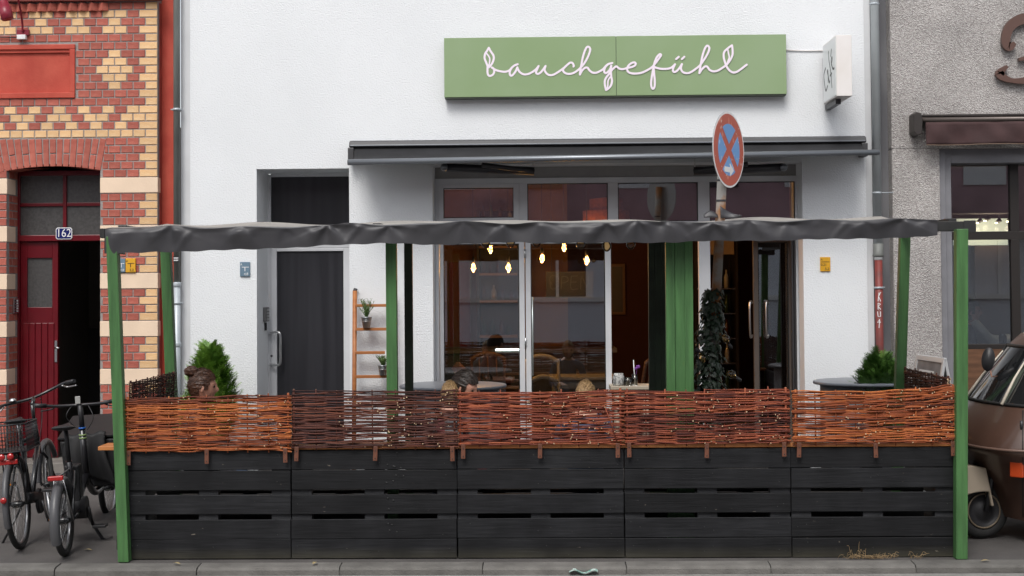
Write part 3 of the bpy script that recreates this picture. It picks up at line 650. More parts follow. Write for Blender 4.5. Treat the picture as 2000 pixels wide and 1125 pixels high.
# --- brown channel letter on the pebbledash
def LP(u, w): p = at(1650+u/2.2514, w/2.25, YF-.07); return (p.x, p.z)
cl = thing('shop_letter', 'large brown raised script letter on the pebbledash wall', 'letter', (at(1975, 160, YF-.07).x, YF-.07, at(1975, 162, YF).z))
M_LETB = mat('brown_letter_paint', (.105, .055, .042), .4)
def brush(cen, wid):
    P = [Vector((LP(u, w)[0], 0, LP(u, w)[1])) for u, w in cen]; P = catmull(P, 6); n = len(P); Lf = []; Rt = []
    for i, p in enumerate(P):
        t = P[min(i+1, n-1)]-P[max(i-1, 0)]; t.normalize(); nn = Vector((-t.z, 0, t.x)); q = i/(n-1)*(len(wid)-1); j = min(int(q), len(wid)-2); w_ = (wid[j]*(1-(q-j))+wid[j+1]*(q-j))/2/440
        Lf.append(p+nn*w_); Rt.append(p-nn*w_)
    m_ = MB(); v = []
    for y in (YF-.075, YF-.03): v += [(q.x, y, q.z) for q in Lf]+[(q.x, y, q.z) for q in Rt]
    k = 2*n; f = []
    for i in range(n-1): f += [(i, i+1, n+i+1, n+i), (k+i, k+n+i, k+n+i+1, k+i+1), (i, k+i, k+i+1, i+1), (n+i, n+i+1, k+n+i+1, k+n+i)]
    f += [(0, n, k+n, k), (n-1, k+n-1, k+2*n-1, 2*n-1)]
    return m_.add(v, f)
brush([(748, 188), (725, 205), (708, 180), (725, 120), (775, 85), (850, 80), (930, 110), (950, 170), (900, 225), (830, 245), (765, 262)], [14, 40, 36, 42, 46, 44, 40, 46, 36, 20, 14]).build('stroke', M_LETB, cl, .003)
brush([(716, 290), (682, 325), (735, 354), (820, 345), (880, 280), (890, 180), (880, 100)], [12, 40, 20, 34, 46, 40, 30]).build('stroke', M_LETB, cl, .003)
brush([(800, 250), (900, 255), (950, 300), (930, 350), (850, 365)], [16, 30, 44, 34, 16]).build('stroke', M_LETB, cl, .003)
# --- rain pipes
M_ZINC = mat('weathered_zinc', (.25, .265, .265), .5, metal=.35, col2=(.33, .35, .35), vscale=3, stretch=(2, 2, .5)); M_ZNEW = mat('new_zinc', (.42, .46, .49), .4, metal=.15, var=.08, vscale=3)
M_ZDK = mat('old_zinc', (.15, .155, .145), .6, col2=(.24, .25, .235), vscale=4, stretch=(3, 3, .5), metal=.2)
def ppt(px, py, Y): p = at(px, py, Y); return p
yp = YF-.06
d1 = thing('rain_pipe', 'grey zinc rain pipe between the brick house and the white house', 'pipe', (xpx(345, 500, yp), yp, .13)); X = xpx(345.5, 400, yp)
MB().tube([(X, yp, at(345, 552, yp).z), (X, yp, 9)], .033, 14).build('pipe', M_ZDK, d1)
MB().tube([(X, yp, .14), (X, yp, at(345, 552, yp).z)], .036, 14).build('pipe', M_ZNEW, d1, label='newer bright lower pipe')
for py in (555, 672): z = at(345, py, yp).z; MB().tube([(X, yp, z-.03), (X, yp, z-.02), (X, yp, z+.012), (X, yp, z+.02)], [.037, .042, .042, .037], 14).build('collar', M_ZNEW, d1)
for py in (214, 592): z = at(345, py, yp).z; cm = MB(); cm.tube([(X, yp, z-.012), (X, yp, z+.012)], .041, 14); cm.tube([(X-.06, yp, z), (X+.06, yp, z)], .008, 6); cm.tube([(X, yp, z), (X, YF+.13, z)], .006, 6); cm.build('pipe_clip', M_ZNEW, d1)
z0 = at(345, 506, yp).z; st = MB(); st.box(X-.028, X+.028, yp-.0385, yp-.03, z0-.03, z0+.03); stk = st.build('sticker', M_BLACK, d1)
for dz in (-.012, .01): MB().box(X-.022, X+.022, yp-.0395, yp-.0386, z0+dz-.005, z0+dz+.005).build('sticker_print', M_WHITE, stk)
yp = YF-.05
d2 = thing('rain_pipe', 'rain pipe with grey upper length and red painted lower length at right', 'pipe', (xpx(1715, 500, yp), yp, .13))
X = at(1711, 250, yp).x; X2 = at(1717, 600, yp).x; zj = at(1714, 490, yp).z
M_PZ = mat('pale_zinc', (.40, .43, .44), .45, metal=.1, var=.1, vscale=2); M_PRED = mat('red_pipe_paint', (.20, .035, .028), .5, col2=(.05, .035, .033), vscale=2.6, stretch=(1, 1, 1.2), lo=.5, hi=.68)
MB().tube([(X2, yp, zj), (X, yp, 9)], .042, 16).build('pipe', M_PZ, d2)
MB().tube([(X2, yp, .14), (X2, yp, zj)], .038, 16).build('pipe', M_PRED, d2, label='red painted lower pipe')
MB().tube([(X2, yp, zj-.06), (X2, yp, zj-.05), (X2, yp, zj-.03), (X2, yp, zj+.07)], [.044, .056, .05, .05], 16).build('collar', M_ZDK, d2)
zw_ = at(1714, 496, yp).z; MB().tube([(X2, yp, zw_-.03-.03), (X2, yp, zw_-.03+.03)], .0395, 16).build('paint_band', M_WHITE, d2)
for py, e in ((8, .05), (377, .16), (562, .06)): z = at(1712, py, yp).z; xx = X if py < 480 else X2; cm = MB(); cm.tube([(xx, yp, z-.01), (xx, yp, z+.01)], .045, 14); cm.tube([(xx-.05, yp, z), (xx+e, yp, z+.004)], .006, 6); cm.tube([(xx, yp, z), (xx, YF+.02, z)], .006, 6); cm.build('pipe_clip', M_ZNEW, d2)
gr = MB()
for s in ['1717,572 1715,588', '1720,571 1716,579 1720,588', '1715,592 1715,604', '1715,592 1720,594 1715,598 1720,604', '1714,609 1715,618 1720,618 1720,609', '1718,624 1714,630 1720,630 1718,625 1717,640']:
    P = [at(float(q.split(',')[0]), float(q.split(',')[1]), yp-.04) for q in s.split()]; ribbon(gr, P, .007, yp-.0395)
gr.build('graffiti', M_WHITE, d2, fix=False)
# --- utility plaques
def plaque(name, px0, py0, px1, py1, m, mt, label, lines, num):
    Yq = YF-.016 if px0 > 330 else YF-.022
    x0, x1, z0, z1 = rect(px0, py0, px1, py1, Yq); t = thing(name, label, 'plaque', ((x0+x1)/2, Yq, z0))
    MB().box(x0, x1, Yq, YF-.001, z0, z1).build('plate', m, t, .004); w = x1-x0; h = z1-z0; b = MB()
    for (a, c, d, e) in lines: b.box(x0+w*a, x0+w*c, Yq-.0014, Yq-.0002, z0+h*d, z0+h*e)
    b.build('print', mt, t); 
    for (s, u, v, sz) in num: put_text(s, sz*h, mt, t, x0+w*u, Yq-.0012, z0+h*v)
    return t
M_PB = mat('blue_plaque', (.13, .21, .28), .5, var=.1); M_PY = mat('yellow_plaque', (.70, .36, .015), .5, var=.08)
LT = [(.2, .9, .62, .66), (.47, .54, .36, .62)]
plaque('utility_plaque', 229.5, 505, 244.5, 532, M_PB, M_WHITE, 'blue hydrant plaque marked 4,8 on the brick pier', LT, [('4,8', .6, .16, .25), ('A', .12, .82, .2)])
plaque('utility_plaque', 245.2, 504.5, 264.5, 532, M_PY, M_BLACK, 'yellow utility plaque marked 5,2 on the brick pier', LT, [('5,2', .62, .16, .25), ('A', .14, .8, .2)])
plaque('utility_plaque', 468.5, 511.5, 488, 540, M_PB, M_WHITE, 'blue hydrant plaque marked 4,8 on the white wall left of the grey door', LT, [('4,8', .62, .16, .25), ('A', .14, .82, .2)])
plaque('utility_plaque', 1602, 502, 1622, 530, M_PY, M_BLACK, 'yellow utility plaque marked 0,21 and 5,2 on the white wall', [(.1, .9, .64, .68)], [('5,2', .66, .17, .24), ('0,21', .34, .46, .24), ('A', .14, .82, .18)])
# --- red spotlight on the brick house
M_LRED = mat('wine_red_lamp', (.22, .014, .03), .35)
sp = thing('spotlight', 'wine red spotlight on a curved arm at the top of the brick house', 'lamp', (xpx(45), YF, zpx(70, 45)))
ys_ = YF-.02; zq0, zq1 = zpx(69, 45, ys_), zpx(58, 45, ys_)
MB().box(xpx(33, 64, ys_), xpx(57, 64, ys_), ys_-.012, YF-.001, zq0, zq1).build('base_plate', M_LRED, sp, .003)
MB().tube(catmull([at(44, 62, ys_-.02), at(43, 40, ys_-.06), at(37, 5, ys_-.2), at(30, -20, ys_-.32), at(15, -25, ys_-.42), at(10, -8, ys_-.45)], 6), .011, 8).build('arm', M_LRED, sp)
q = at(10, 18, ys_-.45); MB().lathe([(.02, .10), (.045, .085), (.05, .02), (.058, .018), (.058, -.10), (.05, -.105), (0, -.09)], q, 18, M=Matrix.Rotation(R_(-14), 4, 'Y')).build('lamp_head', M_LRED, sp)
MB().box(xpx(35, 72, ys_), xpx(52, 72, ys_), ys_-.035, YF-.001, zpx(77.5, 45, ys_), zpx(68.5, 45, ys_)-.001).build('junction_box', M_WHITE, sp, .004)
MB().tube([at(36, 73, YF-.02), at(-30, 72, YF-.02)], .006, 6).build('cable', M_DARKMET, sp)
# --- ladder shelf with two potted herbs
M_LAD = mat('oiled_wood', (.33, .115, .032), .5, col2=(.42, .16, .05), vscale=3, stretch=(1, 6, 6))
yl = YF-.06; lx0, lx1 = at(694, 650, yl).x, at(769, 650, yl).x
ls = thing('ladder_shelf', 'brown wooden ladder shelf leaning on the white wall behind the green post', 'shelf', ((lx0+lx1)/2, yl-.1, .13))
for X in (lx0, lx1): MB().tube([(X, yl-.16, gz(3.6)), (X, yl-.02, at(694, 568, yl).z)], .016, 6, flat=1.5).build('rail', M_LAD, ls)
MB().tube([(lx0-.02, YF-.03, at(694, 568, yl).z+.01), (lx0+.015, YF-.03, at(694, 568, yl).z+.0)], .02, 8).build('wall_hook', M_DARKMET, ls)
herb = []
for py in (596, 642, 687.5, 734):
    z = at(730, py, yl).z; MB().box(lx0+.01, lx1-.01, yl-.10, yl-.045, z-.016, z+.012).build('shelf_board', M_LAD, ls, .003); herb.append(z+.012)
M_GALV = mat('galvanised_pot', (.40, .42, .43), .32, metal=.8, var=.1); M_HERB = mat('herb_leaf', (.065, .135, .03), .6, col2=(.14, .22, .06), vscale=30)
def herb_pot(px, z, s, label, n, lam):
    X = at(px, 700, yl-.12).x; Y = yl-.115; t = thing('potted_herb', label, 'plant', (X, Y, z), group='herb pots on the ladder shelf')
    MB().lathe([(.034*s, 0), (.052*s, .098*s), (.056*s, .1*s), (.056*s, .108*s), (.049*s, .108*s), (.047*s, .095*s), (0, .093*s)], (X, Y, z), 18).build('pot', M_GALV, t)
    MB().tube([(X+.05*s*math.cos(a*PI/10), Y+.05*s*math.sin(a*PI/10), z+.066*s) for a in range(21)], .003, 5).build('pot_ring', M_STEEL, t)
    b = MB(); rng = random.Random(int(px))
    for i in range(n):
        a = rng.uniform(0, 2*PI); sp_ = rng.uniform(.01, .085)*s; h = rng.uniform(.09, .19)*s*lam
        P = catmull([(X, Y, z+.09*s), (X+sp_*.5*math.cos(a), Y+sp_*.5*math.sin(a), z+.09*s+h*.6), (X+sp_*math.cos(a), Y+sp_*math.sin(a), z+.09*s+h)], 3)
        b.tube(P, .0014, 3, cap=False)
        for j in range(11):
            p = P[min(len(P)-1, 1+j*len(P)//12)]; d = Vector((rng.uniform(-1, 1), rng.uniform(-1, 1), rng.uniform(.2, 1))).normalized()*rng.uniform(.014, .026)*s; w = Vector((rng.uniform(-1, 1), rng.uniform(-1, 1), 0)).normalized()*.0032*s
            b.add([p-w, p+w, p+d+w*.4, p+d-w*.4], [(0, 1, 2, 3)])
    b.build('foliage', M_HERB, t, fix=False)
herb_pot(716, herb[1], 1.0, 'feathery herb in a galvanised pot on the upper rung of the ladder shelf', 60, 1)
herb_pot(747.5, herb[3], .92, 'low herb in a galvanised pot on the lowest rung of the ladder shelf', 70, .62)
lab = MB(); q = at(755, 690, yl-.13); lab.box(q.x-.016, q.x+.016, q.y, q.y+.003, q.z-.02, q.z+.03); single('plant_label', lab, M_WHITE, 'small white plant label card behind the lower herb pot', 'card')

# ================================================================ inside the cafe
M_BULB = glassmat('bulb_glass', (1, .80, .5), 0, 1.45, 1.6); M_FIL = emit('glowing_filament', (1, .46, .11), 11)
M_CLEAR = glassmat('clear_glass', (.93, .95, .95), 0, 1.5, 1.8)
BULB = [(.004, .0), (.013, .002), (.026, .012), (.040, .032), (.044, .052), (.038, .074), (.022, .094), (.014, .105), (.014, .118)]
def bulb_mesh(): return MB().lathe(BULB, n=16).mesh('bulb')
BM = bulb_mesh(); FM = None
FMB = MB()
for k in range(5):
    a = k*2*PI/5; FMB.tube([(.006*math.cos(a), .006*math.sin(a), .10), (.014*math.cos(a), .011*math.sin(a), .062), (.005*math.cos(a+.6), .005*math.sin(a+.6), .034)], .0014, 4)
FM = FMB.mesh('filament'); SM = MB().lathe([(.016, .114), (.019, .118), (.019, .165), (.006, .175)], n=14).mesh('socket')
def pendant(px, py, Y, label, s=1.0, watts=11):
    p = at(px, py, Y); t = thing('pendant_lamp', label, 'lamp', (p.x, p.y, p.z-.05*s), group='glowing bulbs inside the cafe', local=True)
    for nm, me, m in (('bulb', BM, M_BULB), ('filament', FM, M_FIL), ('socket', SM, M_BLACK)):
        o = link(nm, me, t, m); o.scale = (s, s, s)
    h = RZ1-(p.z-.05*s); MB().tube([(0, 0, .17*s), (0, 0, h)], .003, 5).build('cord', M_BLACK, t)
    L = bpy.data.lights.new('bulb_light', 'POINT'); L.energy = watts; L.color = (1, .56, .22); L.shadow_soft_size = .03; lo = bpy.data.objects.new('bulb_light', L); COL.objects.link(lo); lo.parent = t; lo.location = (0, 0, .05)
for a in ((958, 488, 6.2, 'glowing bulb at the dark shelf, upper one in the left pane'), (924.5, 524, 5.2, 'glowing bulb hanging lowest at left in the left pane'), (993, 524, 5.2, 'glowing bulb hanging beside the window hinge post'),
          (1058.5, 506, 5.2, 'glowing bulb at left in the middle pane'), (1101.5, 484, 6.0, 'glowing bulb high in the middle of the middle pane'), (1146, 510, 5.2, 'glowing bulb at right above the chalkboard'), (1192, 422, 6.6, 'glowing bulb in the upper pane beside the copper shade')): pendant(*a)
# copper lamp shade seen in the upper pane
q = at(1184, 412, 6.7); M_COP = mat('copper_wicker', (.42, .13, .055), .6, var=.3, vscale=30)
cp = thing('lamp_shade', 'stepped copper coloured lamp shade in the upper pane', 'lamp', (q.x, q.y, q.z-.25))
MB().lathe([(.28, -.25), (.28, .0), (.2, .01), (.2, .14), (.05, .16), (.0, .16)], q, 26).build('shade', M_COP, cp); MB().tube([q+Vector((0, 0, .16)), (q.x, q.y, RZ1)], .006, 6).build('cord', M_BLACK, cp)
# dark shelf unit with bottles and crockery
M_CAB = mat('black_shelf', (.02, .017, .015), .5); M_BOT = [mat('bottle_brown', (.08, .03, .01), .15), mat('bottle_green', (.03, .07, .04), .15), mat('bottle_pale', (.4, .42, .4), .15)]
c0, c1 = at(936, 530, 8.0), at(1010, 530, 8.0); zc0 = at(970, 600, 8).z; zc1 = at(970, 470, 8).z
sh = thing('shelf_unit', 'black shelf unit with bottles against the ochre wall inside', 'shelf', ((c0.x+c1.x)/2, 8.2, .155))
sb = MB(); sb.box(c0.x-.03, c0.x, 8, 8.4, .16, zc1+.4); sb.box(c1.x, c1.x+.03, 8, 8.4, .16, zc1+.4); sb.box(c0.x, c1.x, 8.38, 8.4, .16, zc1+.4); sb.build('case', M_CAB, sh)
rngb = random.Random(3)
ORD = ['none', 'first', 'second', 'third', 'fourth', 'fifth', 'sixth', 'seventh', 'eighth', 'ninth']
SHN = {.9: 'lowest', 1.3: 'second lowest', 1.75: 'third lowest', 2.1: 'third highest', 2.45: 'second highest', 2.8: 'topmost'}
for z in (.9, 1.3, 1.75, 2.1, 2.45, 2.8):
    MB().box(c0.x, c1.x, 8.0, 8.38, z-.03, z).build('shelf_board', mat('pine_board', (.36, .2, .08), .6), sh)
    x = c0.x+.05; nb_ = 0
    while x < c1.x-.04:
        h = rngb.uniform(.1, .24); r = rngb.uniform(.022, .04)
        nb_ += 1
        if rngb.random() < 2: single('bottle', MB().lathe([(r, 0), (r, h*.6), (r*.4, h*.78), (r*.35, h), (0, h)], (x, 8.15+rngb.uniform(-.05, .08), z+.001), 10), rngb.choice(M_BOT), ORD[nb_]+' bottle from the left on the '+SHN[z]+' board of the black shelf unit inside', 'bottle', 'bottles on the shelf unit')
        x += rngb.uniform(.085, .13)
rp0, rp1 = at(872, 540, 8.6), at(914, 540, 8.6)
single('red_panel', MB().box(rp0.x, rp1.x, 9.15, 9.19, .2, at(890, 512, 9.1).z), mat('red_paint', (.36, .03, .02), .5), 'tall red door panel on the ochre wall inside', 'panel')
# serving counter
ct = thing('counter', 'grey serving counter with pale top deep inside the cafe', 'counter', (-.3, 7.4, .155))
MB().box(-1.5, .85, 7.1, 7.7, .16, 1.12).build('counter_front', mat('slate_counter', (.05, .055, .065), .5), ct); MB().box(-1.55, .9, 7.05, 7.75, 1.12, 1.17).build('counter_top', mat('worn_top', (.10, .095, .09), .4), ct)
l0 = at(968, 683, 7.04); MB().box(l0.x, l0.x+.32, 7.03, 7.045, l0.z-.012, l0.z+.012).build('light_strip', emit('white_led', (.85, 1, .95), 9), ct)
# chalkboard with OPEN
q0, q1, z0, z1 = rect(1069, 533, 1156, 579, 5.9)
cbd = thing('chalkboard', 'black chalkboard with OPEN written in chalk hanging inside the middle pane', 'sign', ((q0+q1)/2, 5.9, z0))
MB().box(q0, q1, 5.9, 5.92, z0, z1).build('board', mat('chalkboard', (.025, .028, .028), .7, var=.3, vscale=6), cbd); ch = MB()
fr = MB(); fr.box(q0-.015, q0, 5.89, 5.925, z0-.015, z1+.015); fr.box(q1, q1+.015, 5.89, 5.925, z0-.015, z1+.015); fr.box(q0, q1, 5.89, 5.925, z1, z1+.015); fr.box(q0, q1, 5.89, 5.925, z0-.015, z0); fr.build('board_frame', M_CAB, cbd)
for X in (q0+.05, q1-.05): MB().tube([(X, 5.91, z1), (X, 5.91, RZ1)], .003, 5).build('chain', M_DARKMET, cbd)
for s in ['.10,.5 .05,.7 .08,.9 .17,.95 .25,.8 .24,.45 .15,.25 .08,.3 .06,.6', '.31,.25 .33,.9', '.33,.9 .45,.85 .46,.65 .33,.55', '.54,.9 .53,.25 .68,.25', '.54,.9 .68,.92', '.53,.6 .65,.6', '.75,.22 .77,.9 .9,.28 .93,.95']:
    P = [Vector((q0+(q1-q0)*float(a.split(',')[0]), 0, z0+(z1-z0)*(.12+.82*float(a.split(',')[1])))) for a in s.split()]; ribbon(ch, catmull(P, 3), .009, 5.898)
ch.build('chalk_lettering', mat('chalk', (.10, .11, .105), .9), cbd, fix=False)
# cream chair, table, wooden chair, jar, candle and drink
M_CREAM = mat('cream_paint', (.36, .35, .30), .5, var=.1); M_DKW = mat('dark_wood', (.09, .045, .025), .5, var=.2, stretch=(1, 1, 6))
def chair(px, Y, rz, m, label, curved=True):
    X = at(px, 700, Y).x; t = thing('chair', label, 'chair', (X, Y, .155), rz, local=True, group='chairs inside the cafe')
    MB().box(-.2, .2, -.2, .2, .43, .46).build('seat', m, t, .01)
    for x in (-.18, .18):
        MB().tube([(x, -.18, 0), (x, -.17, .43)], .018, 8).build('leg', m, t)
        MB().tube(catmull([(x*1.05, .24, 0), (x, .18, .45), (x*1.02, .21, .7), (x*1.1, .27, .95)], 5), [.019]*15+[.02], 8).build('back_post', m, t)
    MB().tube(catmull([(-.2, .27, .93), (-.1, .29, .985), (0, .295, 1.0), (.1, .29, .985), (.2, .27, .93)], 4), .024, 8, flat=1.3).build('top_rail', m, t)
    if curved: MB().tube(catmull([(-.185, .22, .72), (0, .235, .78), (.185, .22, .72)], 4), .02, 8, flat=1.5).build('cross_rail', m, t)
    else:
        for x in (-.1, 0, .1): MB().tube([(x, .19, .46), (x, .28, .98)], .009, 6).build('spindle', m, t)
chair(1074, 5.3, .35, M_CREAM, 'cream country style chair inside behind the middle pane'); chair(1240, 5.6, -2.2, M_DKW, 'dark wooden spindle chair in the open doorway', False)
chair(960, 5.9, .2, M_DKW, 'dark wooden spindle chair inside behind the left pane', False)
def table(px, Y, w, d, h, m, label):
    X = at(px, 700, Y).x; t = thing('table', label, 'table', (X, Y, .155), group='tables inside the cafe', local=True)
    MB().box(-w/2, w/2, -d/2, d/2, h-.035, h).build('table_top', m, t, .005); MB().box(-w/2+.05, w/2-.05, -d/2+.05, d/2-.05, h-.13, h-.036).build('apron', m, t)
    for x in (-1, 1):
        for y in (-1, 1): MB().tube([(x*(w/2-.07), y*(d/2-.07), 0), (x*(w/2-.07), y*(d/2-.07), h-.036)], [.022, .03], 8).build('leg', m, t)
    return X, Y, .155+h
table(1135, 6.0, .75, .6, .76, M_CREAM, 'cream wooden table inside behind the middle pane')
table(925, 5.6, .9, .6, .76, M_DKW, 'dark table inside behind the left pane')
tX, tY, tZ = table(1232, 3.92, .42, .36, .80, mat('pale_board', (.42, .36, .28), .5), 'small pale table in the open doorway with a jar on it')
jx = at(1208, 738, tY-.08).x; single('storage_jar', MB().lathe([(.05, 0), (.056, .01), (.056, .09), (.048, .105), (.048, .12), (.0, .12)], (jx, tY-.08, tZ+.001), 16), mat('patterned_jar', (.50, .50, .48), .3, col2=(.2, .2, .2), vscale=40, lo=.5, hi=.55), 'white patterned jar on the small doorway table', 'jar')
jx = at(1227, 742, tY-.1).x
cd = thing('candle_glass', 'short candle in a glass next to the patterned jar', 'candle', (jx, tY-.1, tZ)); MB().lathe([(.04, .001), (.042, .08), (.039, .08), (.037, .008), (0, .006)], (jx, tY-.1, tZ), 16).build('glass', M_CLEAR, cd); MB().lathe([(.034, .01), (.034, .055), (0, .055)], (jx, tY-.1, tZ), 14).build('wax', mat('cream_wax', (.7, .6, .42), .6), cd)
jx = at(1240, 742, tY-.06).x
dk = thing('drink_glass', 'small glass with white straw and purple flower on the doorway table', 'glass', (jx, tY-.06, tZ)); MB().lathe([(.028, .001), (.033, .11), (.031, .11), (.027, .01), (0, .01)], (jx, tY-.06, tZ), 14).build('glass', M_CLEAR, dk)
MB().tube([(jx, tY-.06, tZ+.01), (jx-.012, tY-.06, tZ+.25)], .005, 6).build('straw', M_WHITE, dk)
fl_ = MB(); fc = Vector((jx+.022, tY-.08, tZ+.165))
for k in range(14):
    a = k*2.4; fl_.lathe([(0, 0), (.014, .012), (.01, .02), (0, .022)], fc+Vector((math.cos(a), math.sin(a)*.6, math.sin(a*1.7)*.8))*.017, 6)
fl_.tube([(jx, tY-.06, tZ+.05), fc], .002, 4); fl_.build('flower', mat('purple_petals', (.22, .06, .34), .6), dk)
jx = at(950, 740, 4.75).x; jz = at(950, 756, 4.75).z
gj = thing('glass_jar', 'clip top glass jar of green leaves on the window ledge inside', 'jar', (jx, 4.75, jz)); MB().lathe([(.06, 0), (.066, .02), (.066, .10), (.045, .13), (.045, .15), (.05, .155), (.05, .17), (0, .175)], (jx, 4.75, jz), 18).build('glass', M_CLEAR, gj)
lv = MB(); rng = random.Random(5)
for i in range(60):
    p = Vector((jx+rng.uniform(-.045, .045), 4.75+rng.uniform(-.04, .04), jz+rng.uniform(.01, .1))); d = Vector((rng.uniform(-1, 1), rng.uniform(-1, 1), rng.uniform(-1, 1)))*.018; e = d.cross(Vector((0, 0, 1)))*.6
    lv.add([p-d, p+e, p+d, p-e], [(0, 1, 2, 3)])
lv.build('leaves', M_HERB, gj, fix=False)
ldg = thing('window_ledge', 'dark wooden ledge inside the left folding window', 'ledge', (at(960, 760, 4.75).x, 4.75, .155)); MB().box(at(868, 760, 4.75).x, at(1014, 760, 4.75).x, 4.55, 4.95, jz-.035, jz-.001).build('board', M_DKW, ldg, .004)
for px in (880, 1003): MB().box(at(px, 760, 4.75).x-.025, at(px, 760, 4.75).x+.025, 4.6, 4.9, .156, jz-.035).build('bracket', M_DKW, ldg)
def cushion(px, py, Y, r, rot, m, label):
    p = at(px, py, Y); b = MB()
    def fn(u, v):
        a, c = (u-.5)*2, (v-.5)*2; k = max(0, (1-a**4)*(1-c**4))**.5
        return a, c, k
    for sg_ in (-1, 1):
        def g(u, v): a, c, k = fn(u, v); return p+Matrix.Rotation(rot, 3, 'Y') @ Vector((a*r*(1-.08*(1-c*c)), sg_*k*r*.35, c*r*(1-.08*(1-a*a))))
        b.grid(g, 10, 10)
    single('cushion', b, m, label, 'cushion')
cushion(897, 742, 4.62, .15, .7, mat('pink_cushion', (.38, .22, .18), .9, var=.1), 'dusty pink cushion standing on its corner on the window ledge')
cushion(880, 745, 4.50, .10, .8, mat('dark_green_cushion', (.03, .05, .04), .9), 'small dark green cushion standing on its corner on the window ledge')
# framed pictures and drinks fridge deeper in
pf = thing('picture_frame', 'dark wooden picture frame on the wall inside the open doorway', 'picture', (at(1205, 615, 9.1).x, 9.15, at(1205, 615, 9.1).z)); q0, q1, z0, z1 = rect(1190, 515, 1222, 615, 9.1)
MB().box(q0, q1, 9.14, 9.19, z0, z1).build('frame', mat('frame_wood', (.12, .06, .03), .5), pf, .006); MB().box(q0+.04, q1-.04, 9.13, 9.139, z0+.04, z1-.04).build('picture', mat('dark_print', (.03, .025, .02), .4), pf)
q0, q1, z0, z1 = rect(1396, 500, 1435, 760, 8.0)
fg = thing('drinks_fridge', 'dark drinks fridge with bottles behind glass far inside at right', 'fridge', ((q0+q1)/2, 8.2, .155))
b = MB(); b.box(q0-.25, q0-.22, 8, 8.6, .16, z1+.35); b.box(q1+.02, q1+.05, 8, 8.6, .16, z1+.35); b.box(q0-.22, q1+.02, 8.57, 8.6, .16, z1+.35); b.box(q0-.22, q1+.02, 8, 8.6, z1+.35, z1+.4); b.build('case', M_CAB, fg)
MB().box(q0-.2, q1, 7.98, 7.995, z1+.02, z1+.34).build('header', mat('fridge_header', (.35, .28, .2), .5), fg)
for k in range(5): MB().box(q0-.22, q1+.02, 8.1, 8.56, .6+k*.32-.01, .6+k*.32).build('rack', M_STEEL, fg)
for k in range(5):
    for j in range(5): single('bottle', MB().lathe([(.03, 0), (.03, .15), (.012, .2), (.012, .24), (0, .24)], (q0-.16+j*.085, 8.2, .602+k*.32), 10), M_BOT[(k+j) % 3], ORD[j+1]+' bottle from the left on the '+('bottom', 'second', 'middle', 'fourth', 'top')[k]+' rack of the drinks fridge far inside', 'bottle', 'bottles in the drinks fridge')
# ================================================================ inside the neighbouring shop
yq = 5.2
q0, q1, z0, z1 = rect(1905, 480, 1965, 668, 5.6)
single('roller_blind', MB().box(q0, q1+.06, 5.6, 5.62, z0+.02, z1), mat('brown_blind', (.13, .07, .04), .8, var=.08), 'brown roller blind inside the neighbouring shop window', 'blind')
q0, q1, z0, z1 = rect(1860, 330, 1980, 416, 5.0)
single('ceiling_beam', MB().box(q0, q1, 5.0, 5.3, z0, z1), mat('beige_beam', (.30, .25, .21), .8), 'broad beige ceiling beam inside the neighbouring shop', 'beam')
q0, q1, z0, z1 = rect(1862, 427, 1968, 453, 5.9)
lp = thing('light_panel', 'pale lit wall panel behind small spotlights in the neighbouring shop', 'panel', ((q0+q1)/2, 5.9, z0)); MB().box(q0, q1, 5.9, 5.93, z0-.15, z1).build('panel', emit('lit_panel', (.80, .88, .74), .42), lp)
for px, py, wn_ in ((1910, 441, 'leftmost'), (1925, 437, 'second from left'), (1947, 441, 'third from left'), (1969, 438, 'rightmost')):
    p = at(px, py, 5.6); t = thing('ceiling_spot', wn_+' small ceiling spot shining in the neighbouring shop', 'lamp', p, group='ceiling spots in the neighbouring shop', local=True)
    MB().tube([(0, 0, .04), (.04, 0, .07)], [.02, .026], 8).build('spot_head', M_BLACK, t); MB().tube([(.02, 0, .06), (.02, 0, .3)], .005, 5).build('spot_stem', M_BLACK, t)
    MB().lathe([(.0, -.012), (.014, -.008), (.016, 0), (0, .002)], (-.005, 0, .035), 10).build('spot_lens', emit('spot_glow', (1, .85, .5), 14), t)
    L = bpy.data.lights.new('spot_light', 'POINT'); L.energy = 1.6; L.color = (1, .8, .55); L.shadow_soft_size = .03; lo = bpy.data.objects.new('spot_light', L); COL.objects.link(lo); lo.parent = t; lo.location = (-.02, -.05, -.05)
# reclining white chair of the salon
wc = thing('salon_chair', 'white reclining chair behind the neighbouring shop window', 'chair', (at(1935, 670, 4.9).x, 4.9, .14))
def sc_(u, v):
    P = catmull([at(1893, 612, 4.9), at(1912, 630, 4.9), at(1930, 650, 4.9), at(1950, 655, 4.9), at(1968, 652, 4.9)], 5); p = P[min(int(u*(len(P)-1)+.5), len(P)-1)]
    return p+Vector((0, (v-.5)*.5, -.10*(abs(v-.5)*2)**3))
o = MB().grid(sc_, 20, 8).build('seat_shell', mat('white_leatherette', (.75, .78, .75), .4), wc); o.modifiers.new('t', 'SOLIDIFY').thickness = .07
px = at(1935, 670, 4.9); MB().tube([(px.x, 4.9, .141), (px.x, 4.9, px.z+.02)], .06, 12).build('pedestal', M_STEEL, wc); MB().lathe([(.25, 0), (.25, .03), (.06, .06)], (px.x, 4.9, .141), 20).build('foot_plate', M_STEEL, wc)
for i, pxx in enumerate((1955, 1962)):
    p = at(pxx, 668, ys+.35); single('product_bottle', MB().lathe([(.022, -.03), (.022, .06), (.01, .075), (.01, .095), (0, .095)], (p.x, ys+.35, p.z), 10), M_BLACK, ('left' if i == 0 else 'right')+' one of two slim dark bottles on the neighbouring window sill', 'bottle')
